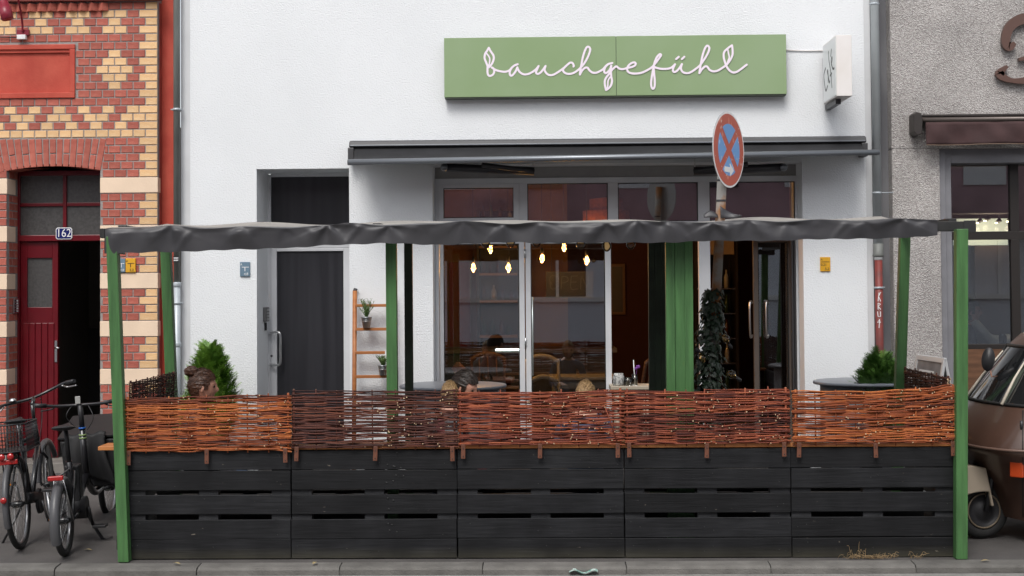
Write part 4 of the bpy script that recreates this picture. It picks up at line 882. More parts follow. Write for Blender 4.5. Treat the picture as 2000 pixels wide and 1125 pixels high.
sl_ = MB().box(xs1, XE2, ys+.28, ys+.5, at(1955, 675, ys+.35).z-.03, at(1955, 675, ys+.35).z-.002); sl_.build('window_sill', M_WOOD, ph)

# ================================================================ terrace: pergola
M_TARP = mat('black_pvc_tarp', (.037, .0365, .041), .48, col2=(.052, .051, .055), vscale=4, stretch=(1, 1, .4), bump=.08, bscale=18)
M_TDUST = mat('dusty_tarp_top', (.25, .235, .215), .8, col2=(.33, .31, .285), vscale=5)
M_BEAM = mat('black_beam', (.02, .02, .02), .6, var=.3, vscale=6)
pg = thing('pergola', 'green timber pergola with sagging black tarpaulin roof over the terrace', 'pergola', (0, .7, 0))
def interp(tab, x):
    for (a, b), (c, d) in zip(tab, tab[1:]):
        if x <= c: t = max(0, (x-a)/(c-a)); t = t*t*(3-2*t); return b+(d-b)*t
    return tab[-1][1]
BOT = [(205, 495), (330, 492), (480, 487), (560, 484), (660, 478), (760, 475), (850, 478), (1000, 473), (1060, 475), (1200, 474), (1290, 474), (1400, 470), (1500, 470.5), (1600, 467), (1700, 466), (1800, 463), (1832, 459)]
TOP = [(205, 447), (280, 446), (335, 441), (400, 447), (480, 443), (560, 446), (630, 441), (680, 435), (750, 441), (850, 438), (905, 432), (1000, 438), (1050, 434), (1110, 437), (1180, 436), (1250, 431), (1300, 433), (1380, 435), (1460, 430), (1530, 434), (1600, 429), (1680, 433), (1760, 427), (1832, 430)]
rw = random.Random(21)
RID = []
for i in range(62):
    RID.append((rw.uniform(-3.2, 2.9), rw.uniform(-.14, .14), rw.uniform(.02, .10), rw.uniform(-.03, .04), rw.uniform(-.2, .6), rw.uniform(.45, 1.4)))
NAILS = [(at(px, 445, -.075).x, rw.uniform(0, 6.3), rw.choice((2, 3, 3, 4, 5)), rw.choice((.004, .008, .014, .02, .026))) for px in (212, 335, 470, 556, 640, 688, 760, 822, 905, 985, 1052, 1112, 1185, 1245, 1302, 1392, 1462, 1535, 1602, 1690, 1765, 1815)]
def wrinkle(x, v):
    s = 0; z = v*.17
    for (c, ph_, k_, a_) in NAILS:
        d = x-c
        if abs(d) > .5: continue
        r = math.hypot(d, z); an = math.atan2(d, z+.012); w = math.sin(k_*an+ph_); w = math.copysign(abs(w)**.7, w)
        s += a_*w*math.exp(-r/.15)*(1-math.exp(-r/.03))
    for (c, sl_, w, a, v0, vw) in RID:
        d = (x-c-sl_*(v-.3))
        if abs(d) > 4*w: continue
        s += .42*a*math.exp(-(d/w)**2)*max(0, 1-abs(v-v0)/vw)
    return s+.010*math.sin(x*4.1+.7)*v+.006*math.sin(x*9.7)*v
YV = -.075
NU = 560
tv = MB(); NV = 18
def tarp(u, v):
    px = 205+u*(1832-205)
    zt_ = at(px, interp(TOP, px), YV).z; zb_ = at(px, interp(BOT, px), YV).z; X = at(px, 460, YV).x
    z = zt_+(zb_-zt_)*v; w_ = wrinkle(X, v)
    return Vector((X, YV-w_*min(1, v*6)+.012*v, z+.003*math.sin(X*31)*v))
tv.grid(tarp, NU, NV)
def roof(u, v):
    px = 205+u*(1832-205); f = tarp(u, 0); yb_ = 1.62; y = f.y+(yb_-f.y)*v
    bil = .028*math.sin(f.x*3.3+1.1)*math.sin(f.x*1.27)+.018*math.sin(f.x*6.1+y*2)
    ramp = min(1, v*5); z0_ = at(px, 436, YV).z
    return Vector((f.x, y, f.z*(1-ramp)+ramp*(2.405+.052*(y-YV)+bil*.5-.03*math.sin(PI*v)) + (.012*math.sin(ramp*PI))))
k0 = len(tv.f); tv.grid(roof, NU//3, 24, 1)
for i in range(k0, len(tv.f)):
    if (i-k0)//(NU//3) < 1: tv.mi[i] = 0
tp = tv.build('tarpaulin', [M_TARP, M_TDUST], pg, fix=False)
# short side skirt at the left corner and the cut-out flaps round the sign pole
L0 = tarp(0, 0); L1 = tarp(0, 1)
def skirt(u, v): a = tarp(0, v); return Vector((a.x-.004+.03*math.sin(u*3), a.y+u*.5, a.z+(.04*u*(1-v))+.15*u*v*0))
MB().grid(skirt, 10, 8).build('tarpaulin_skirt', M_TARP, pg, fix=False)
P0 = at(1408, 418, 1.0)
fb = MB()
fb.grid(lambda u, v: P0+Vector((-.01+.16*u, -.06+.03*math.sin(u*4)*v, (.02+.075*(1-u)**1.5)*v-.035)), 8, 3)
fb.grid(lambda u, v: P0+Vector((-.03-.11*u, -.05+.02*v, (.02+.035*math.sin(u*PI))*v-.03)), 8, 3)
fl = fb.build('tarpaulin_flap', M_TARP, pg, fix=False); fl.modifiers.new('t', 'SOLIDIFY').thickness = .004
bx_l, bx_r = at(195, 455, 0).x, at(1905, 440, 0).x
MB().box(bx_l, bx_r, -.005, .075, 2.325, 2.395).build('beam', M_BEAM, pg, .004)
MB().box(bx_r-.085, bx_r+.002, -.012, -.0052, 2.315, 2.40).build('beam_end_plate', M_BEAM, pg, .002)
MB().box(bx_l+.05, bx_r-.05, 1.46, 1.54, 2.385, 2.445).build('beam', M_BEAM, pg, .004)
for X in (bx_l+.14, -1.2, .9, bx_r-.14):
    MB().box(X-.03, X+.03, .076, 1.459, 2.37, 2.42, M=Matrix.Translation((0, 0, 0))).build('rafter', M_BEAM, pg, .003)
def post(pa, pb, Ya, Yb, w, d, m, name='post'):
    """leaning square post between two photo points (top, bottom) on depth plane Ya"""
    A, B = at(*pa, Ya), at(*pb, Ya); b = MB(); v = []
    for P in (B, A):
        for (sx, sy) in ((-1, 0), (1, 0), (1, 1), (-1, 1)): v.append((P.x+sx*w/2, Ya+sy*d, P.z))
    b.add(v, [(0, 1, 2, 3), (7, 6, 5, 4), (0, 4, 5, 1), (1, 5, 6, 2), (2, 6, 7, 3), (3, 7, 4, 0)])
    return b.build(name, m, pg, .004)
def gp(px, Y): return None
def ybot(px, Y):
    """photo height of the ground under px at depth Y"""
    lo, hi = 600., 1200.
    for _ in range(30):
        m_ = (lo+hi)/2
        if at(px, m_, Y).z > gz(Y)+.002: lo = m_
        else: hi = m_
    return lo
post((217, 462), (240.5, ybot(240, -.085)), -.085, 0, .078, .078, M_GREEN)
post((1880, 447), (1879, ybot(1879, -.085)), -.085, 0, .082, .078, M_GREEN)
post((763, 455), (768, ybot(768, .17)), .17, 0, .078, .078, M_GREEN)
for i, (a, b, w) in enumerate(((1308.5, 1313.5, .064), (1327, 1332, .072), (1344.5, 1349.5, .062))): post((a, 452), (b, ybot(b, .17)), .17+(i % 2)*.006, 0, w, .07, M_GREEN)
M_DGRN = mat('dark_green_post', (.018, .034, .016), .55, var=.3, vscale=6)  # middle rear posts in a darker green than the corner posts
post((320, 440), (343, ybot(343, 1.46)), 1.46, 0, .082, .078, M_GREEN)
post((1770, 432), (1752, ybot(1752, 1.46)), 1.46, 0, .082, .078, M_GREEN)
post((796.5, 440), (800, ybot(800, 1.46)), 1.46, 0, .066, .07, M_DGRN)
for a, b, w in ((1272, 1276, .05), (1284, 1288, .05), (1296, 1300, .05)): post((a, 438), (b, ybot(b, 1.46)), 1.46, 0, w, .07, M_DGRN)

# ================================================================ pallets as the terrace wall
def pal_mat():
    m = bpy.data.materials.new('black_stained_board'); m.use_nodes = True; n = m.node_tree.nodes; l = m.node_tree.links; b = n['Principled BSDF']
    tc = n.new('ShaderNodeTexCoord'); oi = n.new('ShaderNodeObjectInfo'); ad = n.new('ShaderNodeVectorMath'); ad.operation = 'ADD'; sc = n.new('ShaderNodeVectorMath'); sc.operation = 'SCALE'; sc.inputs['Scale'].default_value = 37
    cmb = n.new('ShaderNodeCombineXYZ'); l.new(oi.outputs['Random'], cmb.inputs[0]); l.new(oi.outputs['Random'], cmb.inputs[2]); l.new(cmb.outputs[0], sc.inputs[0]); l.new(tc.outputs['Object'], ad.inputs[0]); l.new(sc.outputs[0], ad.inputs[1])
    mp = n.new('ShaderNodeMapping'); mp.inputs['Scale'].default_value = (2.2, 6, 42); l.new(ad.outputs[0], mp.inputs[0])
    g = n.new('ShaderNodeTexNoise'); g.inputs['Scale'].default_value = 1.5; g.inputs['Detail'].default_value = 7; g.inputs['Distortion'].default_value = .6; l.new(mp.outputs[0], g.inputs['Vector'])
    big = n.new('ShaderNodeTexNoise'); big.inputs['Scale'].default_value = 3.2; big.inputs['Detail'].default_value = 3; l.new(ad.outputs[0], big.inputs['Vector'])
    r = n.new('ShaderNodeValToRGB'); e = r.color_ramp.elements; e[0].color = (.0052, .0056, .0068, 1); e[1].color = (.0145, .0152, .0175, 1); e[0].position = .3; e[1].position = .72; l.new(g.outputs['Fac'], r.inputs[0])
    r2 = n.new('ShaderNodeValToRGB'); e = r2.color_ramp.elements; e[0].color = (.60, .60, .62, 1); e[1].color = (1.55, 1.53, 1.48, 1); e[0].position = .35; e[1].position = .68; l.new(big.outputs['Fac'], r2.inputs[0])
    mx = n.new('ShaderNodeMix'); mx.data_type = 'RGBA'; mx.blend_type = 'MULTIPLY'; mx.inputs[0].default_value = 1; hv = n.new('ShaderNodeHueSaturation'); mv = n.new('ShaderNodeMapRange'); mv.inputs[3].default_value = .6; mv.inputs[4].default_value = 1.15; l.new(oi.outputs['Random'], mv.inputs[0]); l.new(mv.outputs[0], hv.inputs['Value']); l.new(r.outputs[0], hv.inputs['Color']); l.new(hv.outputs[0], mx.inputs[6]); l.new(r2.outputs[0], mx.inputs[7])
    # flecks where the stain is chipped to pale wood
    fl_ = n.new('ShaderNodeTexNoise'); fl_.inputs['Scale'].default_value = 26; fl_.inputs['Detail'].default_value = 3; m2 = n.new('ShaderNodeMapping'); m2.inputs['Scale'].default_value = (.55, 1, 1.6); l.new(ad.outputs[0], m2.inputs[0]); l.new(m2.outputs[0], fl_.inputs['Vector'])
    r3 = n.new('ShaderNodeValToRGB'); e = r3.color_ramp.elements; e[0].color = (0, 0, 0, 1); e[1].color = (1, 1, 1, 1); e[0].position = .715; e[1].position = .76; l.new(fl_.outputs['Fac'], r3.inputs[0])
    m3 = n.new('ShaderNodeMix'); m3.data_type = 'RGBA'; l.new(r3.outputs[0], m3.inputs[0]); l.new(mx.outputs[2], m3.inputs[6]); m3.inputs[7].default_value = (.16, .14, .115, 1)
    # soil splash along the bottom edge of the wall
    ge = n.new('ShaderNodeNewGeometry'); sx = n.new('ShaderNodeSeparateXYZ'); l.new(ge.outputs['Position'], sx.inputs[0]); mr = n.new('ShaderNodeMapRange'); mr.inputs[1].default_value = .0; mr.inputs[2].default_value = .09; mr.inputs[3].default_value = .75; mr.inputs[4].default_value = 0; l.new(sx.outputs['Z'], mr.inputs[0])
    mu = n.new('ShaderNodeMath'); mu.operation = 'MULTIPLY'; l.new(mr.outputs[0], mu.inputs[0]); l.new(big.outputs['Fac'], mu.inputs[1])
    m4 = n.new('ShaderNodeMix'); m4.data_type = 'RGBA'; l.new(mu.outputs[0], m4.inputs[0]); l.new(m3.outputs[2], m4.inputs[6]); m4.inputs[7].default_value = (.085, .078, .05, 1); l.new(m4.outputs[2], b.inputs['Base Color'])
    b.inputs['Roughness'].default_value = .62; b.inputs['Specular IOR Level'].default_value = .3
    bp = n.new('ShaderNodeBump'); bp.inputs['Strength'].default_value = .5; bp.inputs['Distance'].default_value = .004; l.new(g.outputs['Fac'], bp.inputs['Height']); l.new(bp.outputs[0], b.inputs['Normal']); return m
M_PAL = pal_mat(); M_BLK = mat('grey_pallet_block', (.026, .027, .03), .8, var=.25, vscale=8, bump=.3); M_NAIL = mat('nail_head', (.5, .5, .48), .4, metal=.6)
LBL = ['leftmost black stained pallet of the terrace wall', 'second black stained pallet from the left, dotted with pale staples', 'middle black stained pallet of the terrace wall', 'fourth black stained pallet from the left', 'rightmost black stained pallet with dry weeds at its foot']
BZ = [(.006, .145), (.149, .288), (.326, .464), (.499, .638), (.642, .782)]
bmesh_cache = {}
def board_mesh(L, h, t=.021):
    k = (L, h, t)
    if k not in bmesh_cache:
        b = MB(); a, c, e = L/2, h/2, .003
        b.add([(-a, t, -c), (a, t, -c), (a, t, c), (-a, t, c), (-a, e, -c), (a, e, -c), (a, e, c), (-a, e, c), (-a+e, 0, -c+e), (a-e, 0, -c+e), (a-e, 0, c-e), (-a+e, 0, c-e)],
              [(0, 3, 2, 1), (4, 5, 9, 8), (5, 6, 10, 9), (6, 7, 11, 10), (7, 4, 8, 11), (8, 9, 10, 11), (0, 1, 5, 4), (1, 2, 6, 5), (2, 3, 7, 6), (3, 0, 4, 7)])
        bmesh_cache[k] = b.mesh('board')
    return bmesh_cache[k]
BLK = MB().box(-.07, .07, .0, .078, -.4, .4).mesh('block'); NM = MB().lathe([(.0045, 0), (.0045, .0012), (0, .0016)], n=6, M=Matrix.Rotation(PI/2, 4, 'X')).mesh('nail')
rp = random.Random(11)
def pallet(x0, x1, y, label, rz=0, loc=None, group='black pallets of the terrace wall', fine=True):
    L = x1-x0-.006; xm_ = (x0+x1)/2
    t = thing('pallet', label, 'pallet', loc or (xm_, y, 0), rz, group, local=True)
    for (a, b) in BZ:
        o = link('board', board_mesh(round(L, 3), round(b-a, 3)), t, M_PAL, (rp.uniform(-.003, .003), rp.uniform(0, .005), (a+b)/2+rp.uniform(-.002, .002)), (rp.uniform(-.006, .006), rp.uniform(-.0022, .0022), rp.uniform(-.002, .002)))
        if fine:
            for xx in (-L/2+.05, -L/2+.1, -.02, .03, L/2-.09, L/2-.05):
                if rp.random() < .6: n_ = link('nail', NM, o, M_NAIL if rp.random() < .3 else M_BEAM, (xx+rp.uniform(-.01, .01), -.0005, rp.uniform(-.045, .045)))
    for xx in (-L/2+.072, 0, L/2-.072): link('block', BLK, t, M_BLK, (xx, .027, .40), (0, 0, 0))
    for (a, b) in ((.01, .11), (.35, .45), (.69, .79)): link('board', board_mesh(round(L, 3), .1), t, M_PAL, (0, .107, (a+b)/2))
    return t
PX = [243, 568.5, 893, 1219.5, 1545.5, 1868]
XP = [at(p, 985, 0).x for p in PX]
pals = [pallet(XP[i], XP[i+1], 0, LBL[i]) for i in range(5)]
for i in range(16):                                     # staples on the second pallet
    link('staple', NM, pals[1], M_NAIL, (rp.choice((.10, .13, .16, .2, .215))+rp.uniform(-.012, .012), -.0008, rp.choice((.76, .72, .68, .665, .6, .56, .55, .44, .42, .37, .25, .2))+rp.uniform(-.01, .01)))
    pals[1].children[-1].scale = (1.5, 1, 1.5)
pallet(0, 1.2, 0, 'black pallet closing the left end of the terrace', PI/2, (XP[0]+.01, .80, gz(.8)), fine=False)
pallet(0, 1.2, 0, 'black pallet closing the right end of the terrace', -PI/2, (XP[5]-.01, .80, gz(.8)), fine=False)
# plank along the top
pk = MB(); pk.box(at(199, 876, .1).x, XP[5]+.02, .004, .24, .789, .818)
single('counter_plank', pk, mat('orange_oiled_plank', (.40, .135, .035), .5, col2=(.5, .2, .06), vscale=2.5, stretch=(1, 8, 8)), 'orange oiled wooden plank lying along the top of the pallets', 'plank', bevel=.004)

# ================================================================ woven willow panels
def wick_mat(name, cols):
    m = bpy.data.materials.new(name); m.use_nodes = True; n = m.node_tree.nodes; l = m.node_tree.links; b = n['Principled BSDF']; b.inputs['Roughness'].default_value = .62; b.inputs['Specular IOR Level'].default_value = .3
    at_ = n.new('ShaderNodeAttribute'); at_.attribute_name = 'tint'; r = n.new('ShaderNodeValToRGB'); e = r.color_ramp.elements; e[0].color = (*cols[0], 1); e[0].position = .08; e[1].color = (*cols[2], 1); e[1].position = .92; q = e.new(.5); q.color = (*cols[1], 1)
    tc = n.new('ShaderNodeTexCoord'); mp = n.new('ShaderNodeMapping'); mp.inputs['Scale'].default_value = (12, 12, 60); l.new(tc.outputs['Object'], mp.inputs[0]); nz = n.new('ShaderNodeTexNoise'); nz.inputs['Scale'].default_value = 1; l.new(mp.outputs[0], nz.inputs['Vector'])
    ad = n.new('ShaderNodeMath'); ad.operation = 'MULTIPLY_ADD'; ad.inputs[1].default_value = .5; ad.inputs[2].default_value = -.25; l.new(nz.outputs['Fac'], ad.inputs[0]); a2 = n.new('ShaderNodeMath'); l.new(ad.outputs[0], a2.inputs[0]); l.new(at_.outputs['Fac'], a2.inputs[1]); l.new(a2.outputs[0], r.inputs[0]); l.new(r.outputs[0], b.inputs['Base Color']); return m
WM = {'o': wick_mat('orange_willow', ((.075, .020, .012), (.27, .066, .021), (.48, .15, .042))), 'd': wick_mat('dark_willow', ((.032, .012, .010), (.080, .026, .019), (.17, .055, .03))), 'r': wick_mat('red_willow', ((.05, .013, .010), (.18, .042, .023), (.36, .098, .042))), 'x': wick_mat('old_willow', ((.022, .009, .007), (.05, .017, .012), (.10, .03, .02)))}
M_CUT = mat('cut_willow_end', (.62, .45, .28), .7); M_TAB = mat('brown_tab', (.12, .042, .022), .6, var=.3, vscale=10)
def wicker(L, H, label, kind, seed, topf, loc, rz=0, tabs=(-.57, .0, .57), thin=1.0):
    rg = random.Random(seed); t = thing('willow_panel', label, 'willow panel', loc, rz, 'willow panels above the pallets', local=True)
    ns = 9; sp_ = (L-.03)/(ns-1); st = [-L/2+.015+i*sp_+(rg.uniform(-.015, .015) if 0 < i < ns-1 else 0) for i in range(ns)]
    def spos(x):
        for i in range(ns-1):
            if x <= st[i+1]: return i+(x-st[i])/(st[i+1]-st[i])
        return ns-1
    b = MB(); tint = []
    def addrod(pts, rad, tn, e0, e1):
        f0 = len(b.f); b.tube(pts, rad, 5, 0, cap=True, capmi=1); nf = len(b.f)-f0; tint.extend([tn]*nf)
    z = .006; row = 0; ph0 = 0; clump = [rg.uniform(-.22, .22) for _ in range(14)]
    while z < H-.004:
        rr = rg.uniform(.0040, .0064)*thin; x = -L/2-rg.uniform(0, .012); ph = (ph0 if rg.random() < .2 else 1-ph0); ph0 = ph
        while x < L/2:
            ln = min(rg.uniform(.35, 1.15), L/2+.008-x+rg.uniform(0, .01));
            if ln < .05: break
            n_ = max(4, int(ln/.032)); P = []; zz0 = rg.uniform(-.004, .004); sl2 = rg.uniform(-.011, .011); wob = rg.uniform(0, 6); wa = rg.uniform(.0, .0035)
            flip = 1 if rg.random() < .5 else -1; bow = rg.uniform(-.5, .5)
            for i in range(n_+1):
                xx = x+ln*i/n_; w_ = math.cos(PI*(spos(xx)+ph)); yy = -w_*.010; e = i/n_
                if xx > x+ln-.03 and ln < 1.1: yy -= .007
                if i == 0 and x > -L/2+.05: yy -= .009
                u = (xx+L/2)/L; P.append((xx, yy, (z+zz0+sl2*(e-.5)*2+wa*math.sin(xx*21+wob))*topf(u)/H if topf else z))
            r0, r1 = rr*rg.uniform(1.0, 1.25), rr*rg.uniform(.6, .85)
            if flip < 0: r0, r1 = r1, r0
            rad = [r0+(r1-r0)*i/n_ for i in range(n_+1)]
            c = clump[int(z/H*13.9)]; tn = min(1, max(0, rg.gauss(.5, .2)+c)); addrod(P, rad, tn, 0, 0)
            if rg.random() < .6:
                e_ = Vector(P[-1] if (r1 > r0 or x <= -L/2+.05) else P[0])
                if abs(e_.x) < L/2-.03:
                    f0 = len(b.f); b.tube([e_+Vector((0, .004, 0)), e_+Vector((rg.uniform(-.006, .006), -.012, rg.uniform(-.003, .003)))], rr*.85, 5, 0, capmi=1); tint.extend([tn]*(len(b.f)-f0))
            x += ln+rg.uniform(-.05, .012)
        z += rg.uniform(.0048, .0078)*(1.6 if rg.random() < .06 else 1); row += 1
    if seed == 3: addrod([(.46, -.02, .28), (.50, -.024, .17), (.545, -.018, .03)], .004, .6, 0, 0)
    o = b.build('weave', [WM[kind], M_CUT], t, kind='stuff', fix=False)
    at_ = o.data.attributes.new('tint', 'FLOAT', 'FACE'); at_.data.foreach_set('value', tint)
    for i, xx in enumerate(st):
        u = (xx+L/2)/L; h = (topf(u) if topf else H)+rg.uniform(-.002, .012); s_ = MB(); s_.tube([(xx, 0, -.012), (xx+rg.uniform(-.004, .004), 0, h)], .0085 if i in (0, ns-1) else .0052, 6, 0, capmi=1)
        q = s_.build('stake', [WM[kind], M_CUT], t, fix=False); a3 = q.data.attributes.new('tint', 'FLOAT', 'FACE'); a3.data.foreach_set('value', [rg.uniform(.3, .8)]*len(q.data.polygons))
    if tabs:
        for xx in tabs:
            xx += rg.uniform(-.008, .008); o2 = MB().box(-.0155, .0155, -.0095, .0, -.052, .052).build('mounting_tab', M_TAB, t, .003); o2.location = (xx, -.012, -.038+rg.uniform(-.008, .006)); o2.rotation_euler = (0, rg.uniform(-.05, .05), 0)
            for dz in (-.034, .02): link('screw', NM, o2, M_NAIL, (0, -.0098, dz))
    return t
def prof(y0s):
    """height of the upper edge along a panel, from heights read off the photograph (px at left, middle, right)"""
    return y0s
TOPY = [((243, 777), (400, 774), (490, 772), (568, 769)), ((569, 763), (730, 762), (893, 762)), ((893, 763), (1060, 764), (1217, 759)), ((1219, 762), (1380, 762), (1540, 757)), ((1547, 764), (1700, 764), (1800, 758), (1868, 752))]
BOTY = [881, 875.5, 869.5, 867.5, 867]
WL = ['orange woven willow panel at the left end above the pallets', 'darkest maroon woven willow panel, second from the left', 'reddish brown woven willow panel in the middle with a loose twig', 'red brown woven willow panel left of the rightmost one', 'bright orange woven willow panel at the right end above the pallets']
for i, kd in enumerate('odrro'):
    x0, x1 = at(TOPY[i][0][0]+2, 820, -.02).x, at(TOPY[i][-1][0]-1, 820, -.02).x; L = x1-x0; xm_ = (x0+x1)/2; zb_ = at((PX[i]+PX[i+1])/2, BOTY[i], -.02).z
    tab = [((at(px, 820, -.02).x-x0)/L, at(px, py, -.02).z-zb_) for px, py in TOPY[i]]
    H = sum(h for _, h in tab)/len(tab)
    wicker(L, H, WL[i], kd, i+1, lambda u, tab=tab: interp(tab, u), (xm_, -.022, zb_), tabs=(-L/2+.03, -.0, L/2-.03))
wicker(1.25, .43, 'old dark willow panel running back along the left end of the terrace', 'x', 8, None, (XP[0]-.005, .78, .84), PI/2, tabs=None)
wicker(1.25, .43, 'old dark willow panel running back along the right end of the terrace', 'x', 9, None, (XP[5]+.005, .78, .84), PI/2, tabs=None)

# ================================================================ things on and behind the terrace
M_TBL = mat('slate_blue_table', (.145, .16, .185), .35, var=.06, vscale=3)
def bar_table(px, Y, d, zt_, label):
    X = px; g0 = gz(Y); t = thing('bar_table', label, 'table', (X, Y, g0), group='grey bar tables')
    r = d/2; MB().lathe([(r-.02, zt_-.03), (r-.003, zt_-.026), (r, zt_-.014), (r-.004, zt_-.002), (r-.012, zt_), (0, zt_)], (X, Y, 0), 64).build('table_top', M_TBL, t)
    MB().lathe([(r*.86, g0), (r*.86, zt_-.031)], (X, Y, 0), 48).build('drum', M_GREYPOT, t)
p = at(780, 750, 3.0); bar_table(p.x+.50, 3.0, 1.0, 1.035, 'round grey bar table before the left folding window'); p = at(1589, 744, 3.1); bar_table(p.x+.46, 3.1, .92, 1.04, 'round grey bar table on a drum beside the right thuja')
M_THU = mat('thuja_green', (.10, .22, .03), .5, col2=(.22, .38, .06), vscale=9); M_THU2 = mat('dark_thuja_green', (.045, .12, .02), .5, col2=(.10, .21, .04), vscale=9); M_BARK = mat('bark', (.09, .055, .035), .9); M_CLAY = mat('grey_planter', (.12, .12, .13), .7)
def thuja(px, Y, ztop_, rad, m, label, seed, spikes):
    X = at(px, 720, Y).x; g0 = gz(Y); t = thing('thuja', label, 'plant', (X, Y, g0)); rg = random.Random(seed)
    MB().lathe([(.14, g0), (.19, g0+.34), (.2, g0+.34), (.2, g0+.37), (.175, g0+.37), (.17, g0+.33), (0, g0+.33)], (X, Y, 0), 24).build('planter', M_CLAY, t)
    MB().tube([(X, Y, g0+.3), (X+.01, Y, (g0+ztop_)/2), (X, Y, ztop_-.12)], [.022, .016, .005], 8).build('trunk', M_BARK, t)
    b = MB(); zb_ = g0+.36; H = ztop_-zb_
    for i in range(2300):
        h = rg.random()**.8; a = rg.uniform(0, 2*PI); ht = 1-.10*(.5+.5*math.sin(a*2+seed*2))-.07*(.5+.5*math.sin(a*5+seed)); env = rad*(1-h)**.42*(.5+.5*min(1, h*4))*(1+.2*math.sin(a*3+seed+h*7)); r = env*rg.uniform(.3, 1.0)**.6
        base = Vector((X+r*.75*math.cos(a), Y+r*.75*math.sin(a), zb_+h*H*.95*ht)); ln = rg.uniform(.06, .125)*(1.25-h*.35)
        d = Vector((math.cos(a)*rg.uniform(.2, 1.3), math.sin(a)*rg.uniform(.2, 1.3), rg.uniform(.5, 1.2))).normalized(); sd_ = Vector((-math.sin(a), math.cos(a), rg.uniform(-.4, .4)))
        sd_ = (sd_+Vector((math.cos(a), math.sin(a), 0))*rg.uniform(-1, 1)).normalized()
        nb = 5
        for k in range(nb):                                  # flat fan-like spray: leaflets either side of a rib
            f0 = base+d*ln*k/nb
            for s in (-1, 1):
                q = f0+sd_*s*ln*.34*(1-k/nb*.65)+d*ln*.26; w = d*.0085
                b.add([f0-w, f0+w, q+w*.5, q-w*.4], [(0, 1, 2, 3)])
        w = sd_*.005; b.add([base-w, base+w, base+d*ln*1.08+w*.3, base+d*ln*1.08-w*.3], [(0, 1, 2, 3)])
    b.build('crown', m, t, fix=False)
thuja(410, 3.2, at(405, 662, 3.2).z, .36, M_THU, 'bright green thuja against the white wall behind the woman with the bun', 3, 1)
thuja(1718, 2.9, at(1715, 682, 2.9).z, .37, M_THU2, 'dark green thuja behind the right rear terrace post', 5, 1)
# A-board
ab = thing('sandwich_board', 'silver framed sandwich board standing behind the right end of the terrace', 'sign', (at(1822, 900, 1.95).x, 1.95, gz(1.95)), math.atan2(-1, .12), local=True)
zt_ = at(1812, 696, 1.95).z-gz(1.95)
for sg_ in (-1, 1):
    Mx = Matrix.Translation((0, 0, zt_)) @ Matrix.Rotation(sg_*R_(10), 4, 'X')
    f = MB(); hh = zt_/math.cos(R_(10)); f.box(-.3, -.265, -.012, .012, -hh+.01, 0, M=Mx); f.box(.265, .3, -.012, .012, -hh+.01, 0, M=Mx); f.box(-.265, .265, -.012, .012, -.045, 0, M=Mx); f.box(-.265, .265, -.012, .012, -hh+.12, -hh+.16, M=Mx); fo = f.build('board_frame', mat('silver_frame', (.66, .67, .68), .35, metal=.2), ab, .004)
    MB().box(-.266, .266, -.005, .005, -hh+.16, -.045, M=Mx).build('poster', mat('grey_poster', (.16, .16, .17), .3, col2=(.3, .3, .31), vscale=6, detail=2), ab)
Mx = Matrix.Translation((0, 0, zt_)) @ Matrix.Rotation(-R_(10), 4, 'X'); ln = MB()
for k, (a, b_) in enumerate(((-.2, .12), (-.2, .18), (-.2, .02))): ln.box(a, b_, -.0068, -.0052, -.14-k*.05, -.122-k*.05, M=Mx)
ln.build('poster_print', M_WHITE, ab)
# ================================================================ no stopping sign on its pole, ivy, glass bulbs
SX = at(1425.5, 292, .95); th = R_(58.5)
pb_ = at(1377, ybot(1377, 1.0), 1.0); pt_ = at(1408, 400, 1.0); ptop = at(1414, 262, 1.0)
sgn = thing('traffic_sign', 'worn round no stopping sign with white arrow on a rusty pole above the canopy', 'traffic sign', pb_)
M_RUST = mat('rusty_pole', (.30, .29, .27), .7, col2=(.30, .12, .03), vscale=5, lo=.42, hi=.58, bump=.2)
MB().tube([pb_, at(1402, 520, 1.0), pt_, ptop], .038, 16).build('pole', M_RUST, sgn)
for zz in (at(1408, 352, 1).z, at(1408, 392, 1).z): q = pt_.lerp(ptop, (zz-pt_.z)/(ptop.z-pt_.z)); MB().tube([q-Vector((0, 0, .008)), q+Vector((0, 0, .008))], .0405, 16).build('pole_band', M_DARKMET, sgn)
nrm = Vector((math.sin(th), -math.cos(th), 0)); q = pt_.lerp(ptop, (SX.z-pt_.z)/(ptop.z-pt_.z)); SCn = q+nrm*.046; SCn.z = SX.z
MS = Matrix.Translation(SCn) @ Matrix.Rotation(th, 4, 'Z') @ Matrix.Rotation(R_(1.5), 4, 'Y')
def wornmat(name, c, pale, lo=.66, sc=9):
    m = mat(name, c, .38, col2=pale, vscale=sc, lo=lo, hi=lo+.03, stretch=(1.3, 1, .6)); return m
M_SRED = wornmat('faded_red_sheeting', (.50, .115, .075), (.62, .24, .18), .60, 6); M_SBLU = wornmat('faded_blue_sheeting', (.17, .36, .68), (.45, .60, .82), .64, 9)
def disc(r, y, n=56, ri=0): return [(r*math.cos(2*PI*i/n), r*math.sin(2*PI*i/n)) for i in range(n)]
MB().prism(disc(.300, 0), -.0, .004, M=MS).build('plate', mat('sign_grey_back', (.35, .35, .36), .4, metal=.6), sgn)
MB().prism(disc(.299, 0), -.0012, -.0002, M=MS).build('white_rim', M_WHITE, sgn)
MB().prism(disc(.284, 0), -.0024, -.0013, M=MS).build('red_field', M_SRED, sgn)
